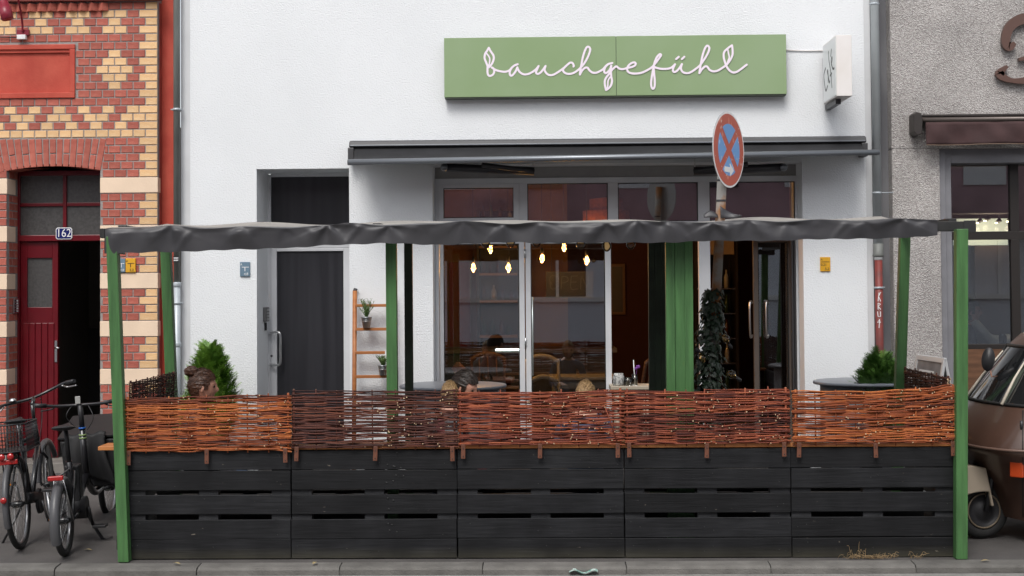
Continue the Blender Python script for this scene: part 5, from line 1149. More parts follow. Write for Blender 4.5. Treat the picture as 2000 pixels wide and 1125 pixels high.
# four blue sectors left between ring and cross bars
sb = MB(); ri, hw = .205, .032
for k in range(4):
    a0 = k*PI/2; P = []                                   # sector centred on direction a0
    da = math.asin(hw/ri)
    P.append((hw*math.sqrt(2)*math.cos(a0), hw*math.sqrt(2)*math.sin(a0)))
    for i in range(13):
        a = a0-PI/4+da+(PI/2-2*da)*i/12; P.append((ri*math.cos(a), ri*math.sin(a)))
    sb.prism(P, -.0036, -.0025, M=MS)
sb.build('blue_field', M_SBLU, sgn)
aw_ = MB(); aw_.prism([(x*1.15+.0, z*1.15-.158) for x, z in ((-.075, -.018), (.015, -.018), (.015, -.046), (.078, .0), (.015, .046), (.015, .018), (-.075, .018))], -.0049, -.0038, M=MS); aw_.build('arrow', M_WHITE, sgn)
wr = MB(); rg = random.Random(2)
for i in range(26):
    a = rg.uniform(3.3, 6.2) if rg.random() < .75 else rg.uniform(0, 3); r = rg.uniform(.08, .27); x, z = r*math.cos(a), r*math.sin(a); l_ = rg.uniform(.004, .03); b_ = rg.uniform(-.8, .8); w = rg.uniform(.0015, .004)
    dx, dz = math.sin(b_)*l_, math.cos(b_)*l_; wr.prism([(x-w, z), (x+w, z), (x+dx+w*.3, z+dz), (x+dx-w*.3, z+dz)], -.0062, -.005, M=MS)
wr.build('paint_scratch', mat('bare_white_scratch', (.7, .66, .6), .6), sgn)
# ivy winding up the pole
iv = thing('ivy', 'dark ivy winding up the sign pole inside the terrace', 'plant', (pb_.x, 1.0, gz(1))); b = MB(); st = MB(); rg = random.Random(4)
def poleat(z): 
    A, B = (pb_, at(1402, 520, 1.0)); t_ = (z-A.z)/(B.z-A.z); return A.lerp(B, t_)
zi1, zi0 = at(1395, 566, 1).z, .35
for i in range(1050):
    z = zi0+(zi1-zi0)*rg.random(); a = rg.uniform(0, 2*PI); e = .045+.075*rg.random()**1.2*(1.15-.75*max(0, (z-zi0)/(zi1-zi0)-.55)/.45); c = poleat(z)+Vector((-.03, -.015, 0))
    p = c+Vector((math.cos(a)*e*1.15, math.sin(a)*e, 0)); n_ = Vector((math.cos(a), math.sin(a), rg.uniform(-.1, .9))).normalized(); s = rg.uniform(.020, .040)
    dn = Vector((rg.uniform(-.5, .5), rg.uniform(-.5, .5), -1)); dn = (dn-n_*dn.dot(n_)).normalized(); sd_ = n_.cross(dn)
    out = [(0, .25), (.55, .55), (.95, .1), (.6, -.25), (.45, -.65), (0, -1.15), (-.45, -.65), (-.6, -.25), (-.95, .1), (-.55, .55)]
    v = [p+sd_*(x_*s)-dn*(y_*s)+n_*(-.25*s*abs(x_)) for x_, y_ in out]; b.add([p+n_*.1*s]+v, [(0, k+1, (k+1) % 10+1) for k in range(10)])
MB().tube([poleat(zi0-.3+(zi1-zi0+.25)*i/40)+Vector((.045*math.cos(i*.8), .045*math.sin(i*.8), 0)) for i in range(41)], .005, 5).build('stem', M_BARK, iv)
lvo = b.build('leaves', mat('dark_ivy_leaf', (.012, .026, .014), .38, col2=(.028, .05, .028), vscale=14), iv, fix=False, kind='stuff')
def glass_bulb(px, py, Y, label, tilt=0, s=.8, cordz=None):
    p = at(px, py, Y); t = thing('glass_bulb', label, 'light bulb', (p.x, p.y, p.z-.05*s), 0, 'unlit clear bulbs on the terrace', local=True); t.rotation_euler = (0, tilt, 0)
    link('bulb', BM, t, M_CLEAR).scale = (s, s, s); link('socket', SM, t, M_CLEAR if cordz is None else M_BLACK).scale = (s, s, s)
    if cordz: MB().tube([(0, 0, .17*s), (0, 0, cordz-p.z)], .003, 5).build('cord', M_BLACK, t)
for px, py, wn_ in ((948, 474, 'leftmost of the row'), (997, 474, 'second of the row'), (1048, 473, 'third of the row'), (1134, 477, 'near the chalkboard'), (1185, 481, 'before the window post'), (1232, 477, 'rightmost of the row')): glass_bulb(px, py, .35, 'unlit clear bulb hanging under the canopy edge, '+wn_, 0, .8, 2.39)
for px, py, tl, wn_ in ((1412, 644, 2.6, 'highest in the ivy'), (1376, 698, -.5, 'at the left side of the ivy'), (1421, 716, 2.2, 'at the lower right of the ivy')): glass_bulb(px, py, .88, 'unlit clear bulb hanging '+wn_, tl, .75)
# ================================================================ small things along the kerb
gr = MB(); rg = random.Random(9)
for cx_, n_, hh in ((1668, 26, .04), (1676, 8, .09), (1712, 30, .035), (1738, 6, .05), (1783, 10, .05), (1690, 20, .025)):
    c = at(cx_, 1090, -.02); 
    for i in range(n_):
        x = c.x+rg.gauss(0, .05); h = hh*rg.uniform(.4, 1.3); lx, ly = rg.uniform(-.06, .06), rg.uniform(-.06, .0)
        gr.tube(catmull([(x, -.02+rg.uniform(-.02, .01), .0), (x+lx*.4, -.03+ly*.4, h*.8), (x+lx, -.04+ly, h*rg.uniform(.5, 1.1))], 3), [.0014]*6+[.0006], 3, cap=False)
tag(gr.build('dry_grass', mat('straw', (.36, .25, .13), .8)), 'dry straw coloured weeds at the foot of the rightmost pallet', 'weeds', kind='stuff')
lt = at(1140, 1120, -.27); l_ = MB(); l_.grid(lambda u, v: lt+Vector(((u-.5)*.2, (v-.5)*.05, .012+.012*math.sin(u*9)+.008*math.sin(v*7+u*3))), 14, 4)
o = single('litter', l_, mat('teal_wrapper', (.05, .28, .22), .4, col2=(.6, .65, .62), vscale=30), 'crumpled teal and white wrapper lying in the gutter', 'litter'); o.modifiers.new('t', 'SOLIDIFY').thickness = .002
for px, py, wn_ in ((345, 1104, 'left part of the kerb before the first pallet'), (615, 1115, 'kerb below the second pallet'), (172, 1066, 'pavement beside the bicycles'), (1925, 1092, 'kerb right of the last green post')):
    Yl = -.17 if py > 1090 else .3; c = at(px, py, Yl); c.z = gz(Yl)+.004; a = rg.uniform(0, 6); b = MB(); b.grid(lambda u, v: c+Vector((math.cos(a)*(u-.5)*.07-math.sin(a)*(v-.5)*.03*math.sin(u*PI), math.sin(a)*(u-.5)*.07+math.cos(a)*(v-.5)*.03*math.sin(u*PI), .01*math.sin(u*PI)+.004)), 5, 3)
    o = single('fallen_leaf', b, mat('dry_leaf', (.33, .26, .13), .8), 'small dry leaf lying on the '+wn_, 'leaf'); o.modifiers.new('t', 'SOLIDIFY').thickness = .001

M_ADDED_BENCH = mat('dark_added_bench_boards', (.022, .02, .019), .7, var=.3, vscale=5)
bn = thing('added_bench', 'long unseen dark bench added behind the pallets as a seat and to darken their gaps', 'added_bench', (0, .42, gz(.4)))  # unseen bench, added as a seat and shaped to keep the pallet gaps dark
for k in range(4): MB().box(XP[0]+.16, XP[5]-.16, .26+k*.10, .35+k*.10, .435, .46).build('added_seat_board', M_ADDED_BENCH, bn, .004)
MB().box(XP[0]+.16, XP[5]-.16, .262, .28, gz(.3)+.03, .43).build('gap_closing_board', M_ADDED_BENCH, bn, .004)
for X in (XP[0]+.2, -1.5, 0, 1.5, XP[5]-.2): MB().box(X-.04, X+.04, .285, .62, gz(.6)-.01, .434).build('leg', M_ADDED_BENCH, bn)

# ================================================================ people on the terrace and in the shop
M_SKIN = mat('skin', (.52, .27, .19), .5, var=.06, vscale=12)
M_EYE = mat('eye', (.03, .02, .015), .15)
def head_pt(d):
    """surface of a head (facing +x) in direction d, metres from its centre"""
    x, y, z = d; r = Vector((x*.098, y*.075, z*.118))
    if z < 0: r.y *= 1-.30*min(1, -z)**1.5; r.x += .012*(-z) if x > 0 else .018*(-z)
    if x > 0:
        g = lambda cy, cz, s: math.exp(-((y-cy)**2+(z-cz)**2)/(s*s))
        r.x += .024*math.exp(-(y/.10)**2-((z+.20)/.16)**2)+.006*math.exp(-(y/.09)**2-((z+.0)/.2)**2)
        r.x -= .009*(g(.36, -.0, .16)+g(-.36, -.0, .16)); r.x += .006*math.exp(-((z-.16)/.1)**2)
        r.x += .006*math.exp(-((z+.55)/.07)**2-(y/.25)**2); r.x += .008*math.exp(-((z+.85)/.14)**2-(y/.3)**2)
    return r
def person(label, loc, rz, hair, top, trousers, style, s=1.0, lean=0, nod=0, headturn=0, hairm=None, seated=True):
    t = thing('person', label, 'person', loc, rz, local=True); t.scale = (s, s, s)
    V = []; E = []; Rr = []
    def J_(p, r, parent=None):
        V.append(p); Rr.append(r)
        if parent is not None: E.append((parent, len(V)-1))
        return len(V)-1
    lx = math.sin(lean)
    pel = J_((0, 0, .50), .13); sp_ = J_((.0+.2*lx, 0, .68), .12, pel); ch = J_((.02+.42*lx, 0, .88), .135, sp_); nb = J_((.02+.55*lx, 0, 1.03), .065, ch); nk = J_((.045+.62*lx, 0, 1.10), .05, nb)
    for sd_ in (-1, 1):
        a = J_((.02+.5*lx, sd_*.15, .99), .065, nb); a = J_((.0+.45*lx, sd_*.195, .95), .056, a); e = J_((.07+.3*lx, sd_*.235, .72), .043, a); w = J_((.29+.2*lx, sd_*.14, .745), .03, e); pm = J_((.36+.2*lx, sd_*.12, .745), .03, w)
        for k, (dy, ln) in enumerate(((-.028, .06), (-.01, .075), (.01, .08), (.028, .07))): f1 = J_((.40+.2*lx, sd_*(.12+dy), .747), .0095, pm); f2 = J_((.40+ln*.5+.2*lx, sd_*(.12+dy*1.1), .745), .0085, f1); J_((.40+ln+.2*lx, sd_*(.12+dy*1.1), .735), .0075, f2)
        th_ = J_((.335+.2*lx, sd_*.085, .74), .011, w); J_((.375+.2*lx, sd_*.065, .735), .009, th_)
        h = J_((.04, sd_*.09, .49), .095, pel)
        if seated: kn = J_((.42, sd_*.11, .51), .062, h); an = J_((.40, sd_*.11, .10), .042, kn); J_((.54, sd_*.115, .045), .036, an)
        else: kn = J_((.03, sd_*.1, .02), .062, h); an = J_((.0, sd_*.1, -.36), .042, kn); J_((.12, sd_*.1, -.41), .036, an)
    me = bpy.data.meshes.new('body'); me.from_pydata(V, E, []); ob = bpy.data.objects.new('body', me); COL.objects.link(ob)
    sk = ob.modifiers.new('skin', 'SKIN'); me_sv = me.skin_vertices[0].data if me.skin_vertices else None
    if me_sv is None:
        bmk = bmesh.new(); bmk.from_mesh(me); bmk.verts.layers.skin.verify(); bmk.to_mesh(me); bmk.free(); me_sv = me.skin_vertices[0].data
    for i, r in enumerate(Rr): me_sv[i].radius = (r, r); me_sv[i].use_root = (i == 0)
    ss = ob.modifiers.new('sub', 'SUBSURF'); ss.levels = 1; ss.render_levels = 1
    ev = bpy.data.meshes.new_from_object(ob.evaluated_get(bpy.context.evaluated_depsgraph_get())); bpy.data.objects.remove(ob)
    # the head grows out of the neck in the same mesh
    HC = Vector((.065+.68*lx, 0, 1.195)); HM = Matrix.Translation(HC) @ Matrix.Rotation(headturn, 4, 'Z') @ Matrix.Rotation(nod, 4, 'Y')
    hb = MB(); nu, nv_ = 36, 26
    def sph(u, v): a = u*2*PI; b_ = (v-.5)*PI; return Vector((math.cos(b_)*math.cos(a), math.cos(b_)*math.sin(a), math.sin(b_)))
    hb.grid(lambda u, v: HM @ head_pt(sph(u, v)), nu, nv_)
    for sd_ in (-1, 1): hb.grid(lambda u, v: HM @ (Vector((-.004, sd_*.073, -.012))+Matrix.Rotation(sd_*.35, 3, 'Z') @ Vector((sph(u, v).x*.020, sph(u, v).y*.009, sph(u, v).z*.031))), 12, 8)
    bmk = bmesh.new(); bmk.from_mesh(ev); hm = hb.mesh('h'); bmk.from_mesh(hm); bmk.to_mesh(ev); bmk.free()
    ev.materials.clear()
    for m in (M_SKIN, top, trousers, M_BLACK): ev.materials.append(m)
    for p in ev.polygons:
        c = p.center; p.use_smooth = True
        if c.z > 1.055 or (c.x > .29+.2*lx and .70 < c.z < .80): p.material_index = 0
        elif c.z < .12 if seated else c.z < -.35: p.material_index = 3
        elif c.z < .56 and (seated or c.z < .5): p.material_index = 2
        else: p.material_index = 1
    body = link('body', ev, t)
    for sd_ in (-1, 1):
        eb = MB(); eb.grid(lambda u, v: HM @ (Vector((.082, sd_*.029, .002))+sph(u, v)*.011), 10, 8); eb.build('eye', M_EYE, t)
    rg = random.Random(len(label)); hr = MB()
    def hairy(d):
        x, y, z = d
        if style == 'bun': return not (x > .42 and z < .52-.25*abs(y)) and not (z < -.15 and x > -.25) and z > -.62
        if style == 'bob': return not (x > .38 and z < .5-.15*abs(y)) and z > -.95
        return not (x > .40 and z < .45-.1*abs(y)) and not (z < -.2 and x > .0) and z > -.75
    N = 64
    for iu in range(N):
        for iv in range(40):
            ds = [sph((iu+a)/N, (iv+b_)/40) for a, b_ in ((0, 0), (1, 0), (1, 1), (0, 1))]; m_ = (ds[0]+ds[2])/2
            if not hairy(m_): continue
            q = []
            for d in ds:
                k = 1.10+.022*math.sin(math.atan2(d.y, d.z+.3)*26+d.x*4)+.012*math.sin(d.z*31+d.y*17); k += .06 if style == 'bob' and d.z < -.2 else 0; q.append(HM @ (head_pt(d)*k))
            hr.add(q, [(0, 1, 2, 3)], 0, True)
    if style == 'bun':
        bc = HM @ Vector((-.085, 0, .105))
        hr.grid(lambda u, v: bc+Vector((sph(u, v).x*.050, sph(u, v).y*.046, sph(u, v).z*.040))*(1+.10*math.sin(u*2*PI*5+v*9)+.05*math.sin(v*23)), 28, 18)
        hr.tube([HM @ Vector((-.06, 0, .075)), bc], [.035, .03], 10)
    for i in range(260):
        d = sph(rg.random(), rg.uniform(.35, .98))
        if not hairy(d): continue
        p0 = HM @ (head_pt(d)*1.10); d2 = (d+Vector((-.35, rg.uniform(-.2, .2), -.12))).normalized(); p1 = HM @ (head_pt(d2)*rg.uniform(1.12, 1.2)); hr.tube([p0, (p0+p1)/2+Vector((0, 0, .006)), p1], .0012, 3, cap=False)
    hr.build('hair', hair, t, fix=False)
    return t
H_BRN = mat('brown_hair', (.035, .014, .008), .42, col2=(.085, .036, .018), vscale=30, stretch=(1, 6, 1), bump=.7, bscale=40); H_DRK = mat('black_brown_hair', (.012, .008, .006), .4, col2=(.03, .017, .011), vscale=30, stretch=(1, 6, 1), bump=.7, bscale=40); H_BLD = mat('blond_hair', (.22, .13, .055), .45, col2=(.44, .29, .14), vscale=34, stretch=(5, 1, 1), bump=.7, bscale=40)
C_DK = mat('dark_shirt', (.04, .04, .05), .85); C_GR = mat('grey_knit', (.16, .16, .17), .9); C_BL = mat('blue_denim', (.05, .08, .14), .85); C_WI = mat('berry_shirt', (.16, .04, .05), .85)
def seat(px, ptop_, Y, rz, dx=.065):
    """base point that puts the crown of the head at a photo height"""
    return at(px, ptop_, Y)
p = seat(398, 720, .48, 0); s_ = 1.02; person('person with brown hair in a bun seated at the left end, facing right', (p.x-.08, .48, p.z-1.325*s_), R_(14), H_BRN, C_DK, C_BL, 'bun', s_, nod=.06)
p = seat(904, 727, .62, 0); s_ = 1.0; person('person with short black hair leaning forward at the terrace table', (p.x-.15, .62, p.z-1.30*s_), R_(-20), H_DRK, C_WI, C_DK, 'short', s_, lean=.16, nod=.35)
p = seat(879, 744, .42, 0); s_ = .80; person('person with blond hair in front of the black haired person, seen from behind', (p.x, .42, p.z-1.325*s_), R_(97), H_BLD, C_GR, C_BL, 'bob', s_)
p = seat(1142, 743, .46, 0); s_ = .92; person('person with blond hair in the middle of the terrace, seen from behind', (p.x, .46, p.z-1.325*s_), R_(82), H_BLD, C_BL, C_DK, 'bob', s_)
p = at(1893, 583, 4.75); person('person in black clothing in profile inside the neighbouring shop', (p.x-.06, 4.75, p.z-1.325), R_(-12), H_DRK, C_DK, C_DK, 'short', 1.0, seated=False)

# ================================================================ bicycles
M_TYRE = mat('tyre_rubber', (.018, .018, .018), .75, bump=.2, bscale=120); M_RIM = mat('alloy_rim', (.35, .35, .36), .3, metal=.9); M_BIKE = mat('black_bike_paint', (.012, .012, .014), .3, coat=.4); M_SPOKE = mat('spoke_steel', (.5, .5, .5), .3, metal=1)
M_REFL = mat('red_reflector', (.36, .006, .006), .2, coat=.6); M_FEND = mat('grey_mudguard', (.07, .07, .075), .4)
def ring(mb, c, R, r, n=44, k=8, mi=0, a0=0, a1=2*PI, flat=1):
    full = abs(a1-a0) > 6.28; m_ = n if full else n+1; v = []; f = []
    for i in range(m_):
        a = a0+(a1-a0)*i/n
        for j in range(k):
            b_ = 2*PI*j/k; rr = R+r*math.cos(b_); v.append((c[0]+rr*math.cos(a), c[1]+r*flat*math.sin(b_), c[2]+rr*math.sin(a)))
    for i in range(n):
        for j in range(k): a_, b_ = i, (i+1) % m_; f.append((a_*k+j, a_*k+(j+1) % k, b_*k+(j+1) % k, b_*k+j))
    mb.add(v, f, mi, True)
def wheel(root, x, R, r, steer=None, y=0, spokes=28):
    Mw = Matrix.Translation((x, y, R)) @ (Matrix.Rotation(steer, 4, 'Z') if steer else Matrix())
    def place(o): o.matrix_local = Mw; return o
    b = MB(); ring(b, (0, 0, 0), R-r, r, 48, 10); w = place(b.build('wheel', M_TYRE, root, fix=False))
    b = MB(); ring(b, (0, 0, 0), R-2*r-.004, .010, 48, 6, flat=1.3); b.build('rim', M_RIM, w, fix=False)
    b = MB()
    for i in range(spokes):
        a = 2*PI*i/spokes; s_ = 1 if i % 2 else -1; a2 = a+(.35 if (i//2) % 2 else -.35); b.tube([(.022*math.cos(a2), s_*.026, .022*math.sin(a2)), ((R-2*r-.006)*math.cos(a), 0, (R-2*r-.006)*math.sin(a))], .0013, 3, cap=False)
    b.build('spokes', M_SPOKE, w, fix=False)
    b = MB(); b.tube([(0, -.05, 0), (0, -.03, 0), (0, .03, 0), (0, .05, 0)], [.012, .026, .026, .012], 12); b.build('hub', M_BIKE, w)
    return w
def tubes(name, segs, m, root):
    b = MB()
    for pts, r in segs: b.tube(pts if len(pts) == 2 else catmull(pts, 5), r, 10)
    return b.build(name, m, root)
def saddle(root, x, z, m=M_BLACK, y=0):
    b = MB()
    def f(u, v):
        a = u*2*PI; t_ = v*2-1; L_ = .135; wv = .075*(1/(1+math.exp((t_*1.0-.0)*5)))+.022; e = max(0, 1-abs(t_)**3)**.5
        return Vector((x+t_*L_, y+wv*e*math.cos(a), z+.022*e*math.sin(a)+.012*t_*t_))
    b.grid(f, 18, 16); return b.build('saddle', m, root, fix=False)
# city bike with a rear crate
pb = at(42, 1078, .38)
cb1 = thing('bicycle', 'black city bicycle with a wire rear basket parked at the left edge', 'bicycle', (pb.x, .38, gz(.38)), R_(92), local=True); cb1.rotation_euler = (R_(-5), 0, R_(97))
R1 = .335; wheel(cb1, 0, R1, .021); wheel(cb1, 1.07, R1, .021, .30)
HDx, HDz = .86, .86
tubes('frame', [([(.43, 0, .29), (.26, 0, .80)], .017), ([(.43, 0, .29), (.80, 0, .70)], .022), ([(.80, 0, .64), (.74, 0, .88)], .022), ([(.43, .05, .29), (0, .06, R1)], .010), ([(.43, -.05, .29), (0, -.06, R1)], .010), ([(.28, .03, .74), (0, .06, R1)], .009), ([(.28, -.03, .74), (0, -.06, R1)], .009), ([(.27, 0, .76), (.78, 0, .80)], .016)], M_BIKE, cb1)
tubes('fork', [([(.80, 0, .64), (.84, .05, .58), (1.07, .062, R1)], .012), ([(.80, 0, .64), (.84, -.05, .58), (1.07, -.062, R1)], .012)], M_BIKE, cb1)
tubes('seat_post', [([(.27, 0, .78), (.235, 0, .92)], .014)], M_STEEL, cb1); saddle(cb1, .20, .94)
tubes('stem', [([(.74, 0, .88), (.72, 0, 1.02)], .014), ([(.72, 0, 1.02), (.80, .0, 1.07)], .015)], M_BIKE, cb1)
# bars swept towards the rider, turned with the fork
hbM = Matrix.Translation((.80, 0, 1.07)) @ Matrix.Rotation(.35, 4, 'Z') @ Matrix.Rotation(R_(-14), 4, 'X')
def tm_(P): return [hbM @ Vector(p_) for p_ in P]
b = MB(); b.tube(catmull(tm_([(-.13, .30, .03), (-.03, .25, .03), (.02, .12, .01), (.02, 0, 0), (.02, -.12, .01), (-.03, -.25, .03), (-.13, -.30, .03)]), 5), .012, 8); hbr = b.build('handlebar', M_BIKE, cb1)
for sd_ in (-1, 1):
    g = MB(); g.tube(tm_([(-.06, sd_*.268, .03), (-.17, sd_*.315, .03)]), .017, 10); g.build('grip', M_BLACK, hbr); g = MB(); g.tube(catmull(tm_([(-.03, sd_*.235, .02), (.02, sd_*.27, -.01), (-.09, sd_*.33, -.015)]), 4), .006, 6); g.build('brake_lever', M_STEEL, hbr)
g = MB(); g.lathe([(.0, .028), (.018, .024), (.027, .010), (.029, 0), (0, 0)], hbM @ Vector((.0, .16, .03)), 16); g.build('bell', M_STEEL, hbr)
# mudguards, chain case, pedals, rack, crate, lights
b = MB(); ring(b, (0, 0, R1), R1+.018, .026, 30, 8, 0, R_(20), R_(200), .9); b.build('mudguard', M_FEND, cb1, fix=False)
b = MB(); ring(b, (1.07, 0, R1), R1+.018, .026, 24, 8, 0, R_(35), R_(170), .9); b.build('mudguard', M_FEND, cb1, fix=False)
b = MB(); b.tube([(.43, -.05, .29), (.43, -.075, .29)], [.10, .095], 24); b.tube([(.43, -.06, .33), (.02, -.066, R1+.04)], .018, 8, flat=2); b.build('chain_case', M_BLACK, cb1)
tubes('crank', [([(.43, -.08, .29), (.50, -.09, .14)], .011), ([(.43, .08, .29), (.36, .09, .44)], .011)], M_STEEL, cb1)
for (x, y, z) in ((.50, -.14, .13), (.36, .14, .45)):
    pd = MB().box(x-.045, x+.045, y-.045, y+.045, z-.012, z+.012).build('pedal', M_BLACK, cb1, .004); MB().box(x-.047, x-.0455, y-.03, y+.03, z-.006, z+.006).build('pedal_reflector', mat('amber', (.6, .2, .01), .3), pd)
tubes('rack', [([(-.16, .06, .73), (.26, .05, .72)], .006), ([(-.16, -.06, .73), (.26, -.05, .72)], .006), ([(-.10, .06, .73), (0, .07, R1)], .006), ([(-.10, -.06, .73), (0, -.07, R1)], .006), ([(-.16, -.06, .73), (-.16, .06, .73)], .006)], M_BIKE, cb1)
tubes('kickstand', [([(.30, .05, .27), (.22, .20, .01)], .009)], M_BIKE, cb1)
ck = MB(); x0, x1, y0, y1, z0, z1 = -.21, .16, -.155, .155, .745, .945
for z in (z0, z1): ck.tube([(x0, y0, z), (x1, y0, z), (x1, y1, z), (x0, y1, z), (x0, y0, z)], .006, 6)
for i in range(15):
    y = y0+(y1-y0)*i/14
    for x in (x0, x1): ck.tube([(x, y, z0), (x, y, z1)], .0022, 4)
for i in range(17):
    x = x0+(x1-x0)*i/16
    for y in (y0, y1): ck.tube([(x, y, z0), (x, y, z1)], .0022, 4)
for k in range(1, 7):
    z = z0+(z1-z0)*k/7; ck.tube([(x0, y0, z), (x1, y0, z), (x1, y1, z), (x0, y1, z), (x0, y0, z)], .002, 4)
ck.box(x0, x1, y0, y1, z0-.004, z0+.003); ck.build('basket', M_BLACK, cb1)
for yy in (-.032, .032):
    g = MB(); g.lathe([(0, .012), (.022, .01), (.027, 0), (.0, 0)], (-.215, yy, .715), 16, M=Matrix.Rotation(-PI/2, 4, 'Y')); g.build('rear_reflector', M_REFL, cb1)
MB().box(-.20, -.17, -.075, .075, .655, .69).build('rear_light', M_REFL, cb1, .006)
g = MB(); g.lathe([(0, .012), (.021, .01), (.024, 0), (0, 0)], (-.385, 0, .42), 16, M=Matrix.Rotation(-PI/2, 4, 'Y')); g.build('round_reflector', M_REFL, cb1)
tubes('brake_cable', [([(.80, .05, 1.06), (.93, .05, .98), (.90, .03, .80), (.80, .03, .70)], .003), ([(.80, -.05, 1.06), (.92, -.03, 1.0), (.86, -.03, .86), (.70, -.02, .66)], .003)], M_BLACK, cb1)
# cargo bike with a black front box
pb2 = at(128, 1088, .14)
cb2 = thing('cargo_bike', 'black cargo bicycle with grey rear mudguard and covered front box next to the green post', 'bicycle', (pb2.x, .14, gz(.14)), R_(96), local=True); cb2.rotation_euler = (R_(-3), 0, R_(96.5))
R2 = .26; wheel(cb2, 0, R2, .025); wheel(cb2, 1.74, .25, .025, -.1)
tubes('frame', [([(.40, 0, .29), (.27, 0, .66)], .024), ([(.40, 0, .29), (.86, 0, .48)], .03), ([(.86, 0, .40), (.80, 0, .84)], .026), ([(.40, .05, .28), (0, .065, R2)], .012), ([(.40, -.05, .28), (0, -.065, R2)], .012), ([(.30, .03, .58), (0, .065, R2)], .010), ([(.30, -.03, .58), (0, -.065, R2)], .010), ([(.86, 0, .44), (1.15, 0, .30), (1.50, 0, .34), (1.66, 0, .58)], .028)], M_BIKE, cb2)
tubes('fork', [([(1.66, 0, .58), (1.68, .06, .5), (1.74, .065, .25)], .013), ([(1.66, 0, .58), (1.68, -.06, .5), (1.74, -.065, .25)], .013)], M_BIKE, cb2)
tubes('seat_post', [([(.27, 0, .66), (.22, 0, .90)], .017)], M_BLACK, cb2); saddle(cb2, .20, .92)
tubes('steering_column', [([(.80, 0, .84), (.765, 0, 1.04)], .021)], M_BLACK, cb2)
for z, m, r in ((.855, mat('blue_ring', (.02, .12, .45), .3), .028), (.80, mat('lime_band', (.22, .30, .12), .5), .03), (.775, MATS['lime_band'], .03)): MB().tube([(.80-(z-.84)*.17, 0, z-.006), (.80-(z-.84)*.17, 0, z+.006)], r, 16).build('column_ring', m, cb2)
b = MB(); b.tube(catmull([(.68, .29, 1.06), (.73, .18, 1.045), (.765, .05, 1.04), (.765, -.05, 1.04), (.73, -.18, 1.045), (.68, -.29, 1.06)], 5), .0125, 8); hb2 = b.build('handlebar', M_BIKE, cb2)
for sd_ in (-1, 1): MB().tube([(.70, sd_*.245, 1.055), (.66, sd_*.325, 1.065)], .018, 10).build('grip', M_BLACK, hb2); MB().tube(catmull([(.74, sd_*.19, 1.04), (.79, sd_*.22, 1.02), (.75, sd_*.30, 1.01)], 4), .006, 6).build('brake_lever', M_BLACK, hb2)
g = MB(); g.box(.735, .745, -.01, .03, 1.05, 1.11); g.build('phone_holder', mat('white_clip', (.34, .34, .32), .5), hb2, .004)
b = MB(); ring(b, (0, 0, R2), R2+.028, .036, 30, 10, 0, R_(30), R_(205), 1); b.build('mudguard', M_FEND, cb2, fix=False)
b = MB(); ring(b, (1.74, 0, .25), .275, .034, 24, 8, 0, R_(10), R_(170), 1); b.build('mudguard', M_BLACK, cb2, fix=False)
MB().box(-.20, -.17, -.055, .055, .575, .61).build('rear_light', M_REFL, cb2, .008)
tubes('light_bracket', [([(-.17, 0, .59), (.28, 0, .60)], .008), ([(-.10, .03, .59), (0, .07, R2)], .005), ([(-.10, -.03, .59), (0, -.07, R2)], .005)], M_STEEL, cb2)
MB().box(.34, .46, -.055, .055, .34, .62).build('battery', M_BLACK, cb2, .012); b = MB(); b.tube([(.40, -.09, .29), (.40, .09, .29)], .085, 20); b.build('motor', M_BLACK, cb2)
tubes('crank', [([(.40, -.10, .29), (.47, -.11, .14)], .012)], M_BLACK, cb2); tubes('crank', [([(.40, .10, .29), (.33, .11, .44)], .012)], M_BLACK, cb2)
for (x, y, z) in ((.47, -.165, .13), (.33, .165, .45)): MB().box(x-.05, x+.05, y-.05, y+.05, z-.01, z+.01).build('pedal', M_BLACK, cb2, .004)
tubes('kickstand', [([(.62, 0, .30), (.55, -.16, .02), (.62, -.22, .008)], .013), ([(.62, 0, .30), (.55, .16, .02), (.62, .22, .008)], .013)], M_BLACK, cb2)
M_BOXB = mat('black_box_board', (.014, .014, .015), .55); M_COVER = mat('black_rain_cover', (.009, .009, .010), .6, bump=.2, bscale=10)
bx = MB(); bx.add([(1.0, -.19, .36), (1.48, -.17, .34), (1.48, .17, .34), (1.0, .19, .36), (.98, -.22, .74), (1.58, -.22, .86), (1.58, .22, .86), (.98, .22, .74)], [(0, 3, 2, 1), (4, 5, 6, 7), (0, 1, 5, 4), (1, 2, 6, 5), (2, 3, 7, 6), (3, 0, 4, 7)]); bx.build('cargo_box', M_BOXB, cb2, .012)
cv = MB(); cv.grid(lambda u, v: Vector((.955-.03*math.sin(PI*v)-.015*math.sin(u*19)*v, (-.5+u)*(.30+.10*v)+.02*math.sin(v*5), .80-.40*v+.012*math.sin(u*13)-.05*math.cos(u*PI*2)*v)), 24, 14); o = cv.build('rain_cover', M_COVER, cb2, fix=False); o.modifiers.new('t', 'SOLIDIFY').thickness = .006
lid = MB(); lid.box(-.31, .31, -.235, .235, 0, .018, M=Matrix.Translation((1.28, 0, .815)) @ Matrix.Rotation(R_(-11.5), 4, 'Y')); lid.build('box_lid', M_BOXB, cb2, .004)
tubes('brake_cable', [([(.76, .06, 1.04), (.72, .10, .96), (.80, .05, .86)], .003), ([(.76, -.06, 1.04), (.70, -.11, .94), (.80, -.04, .84)], .003)], M_BLACK, cb2)

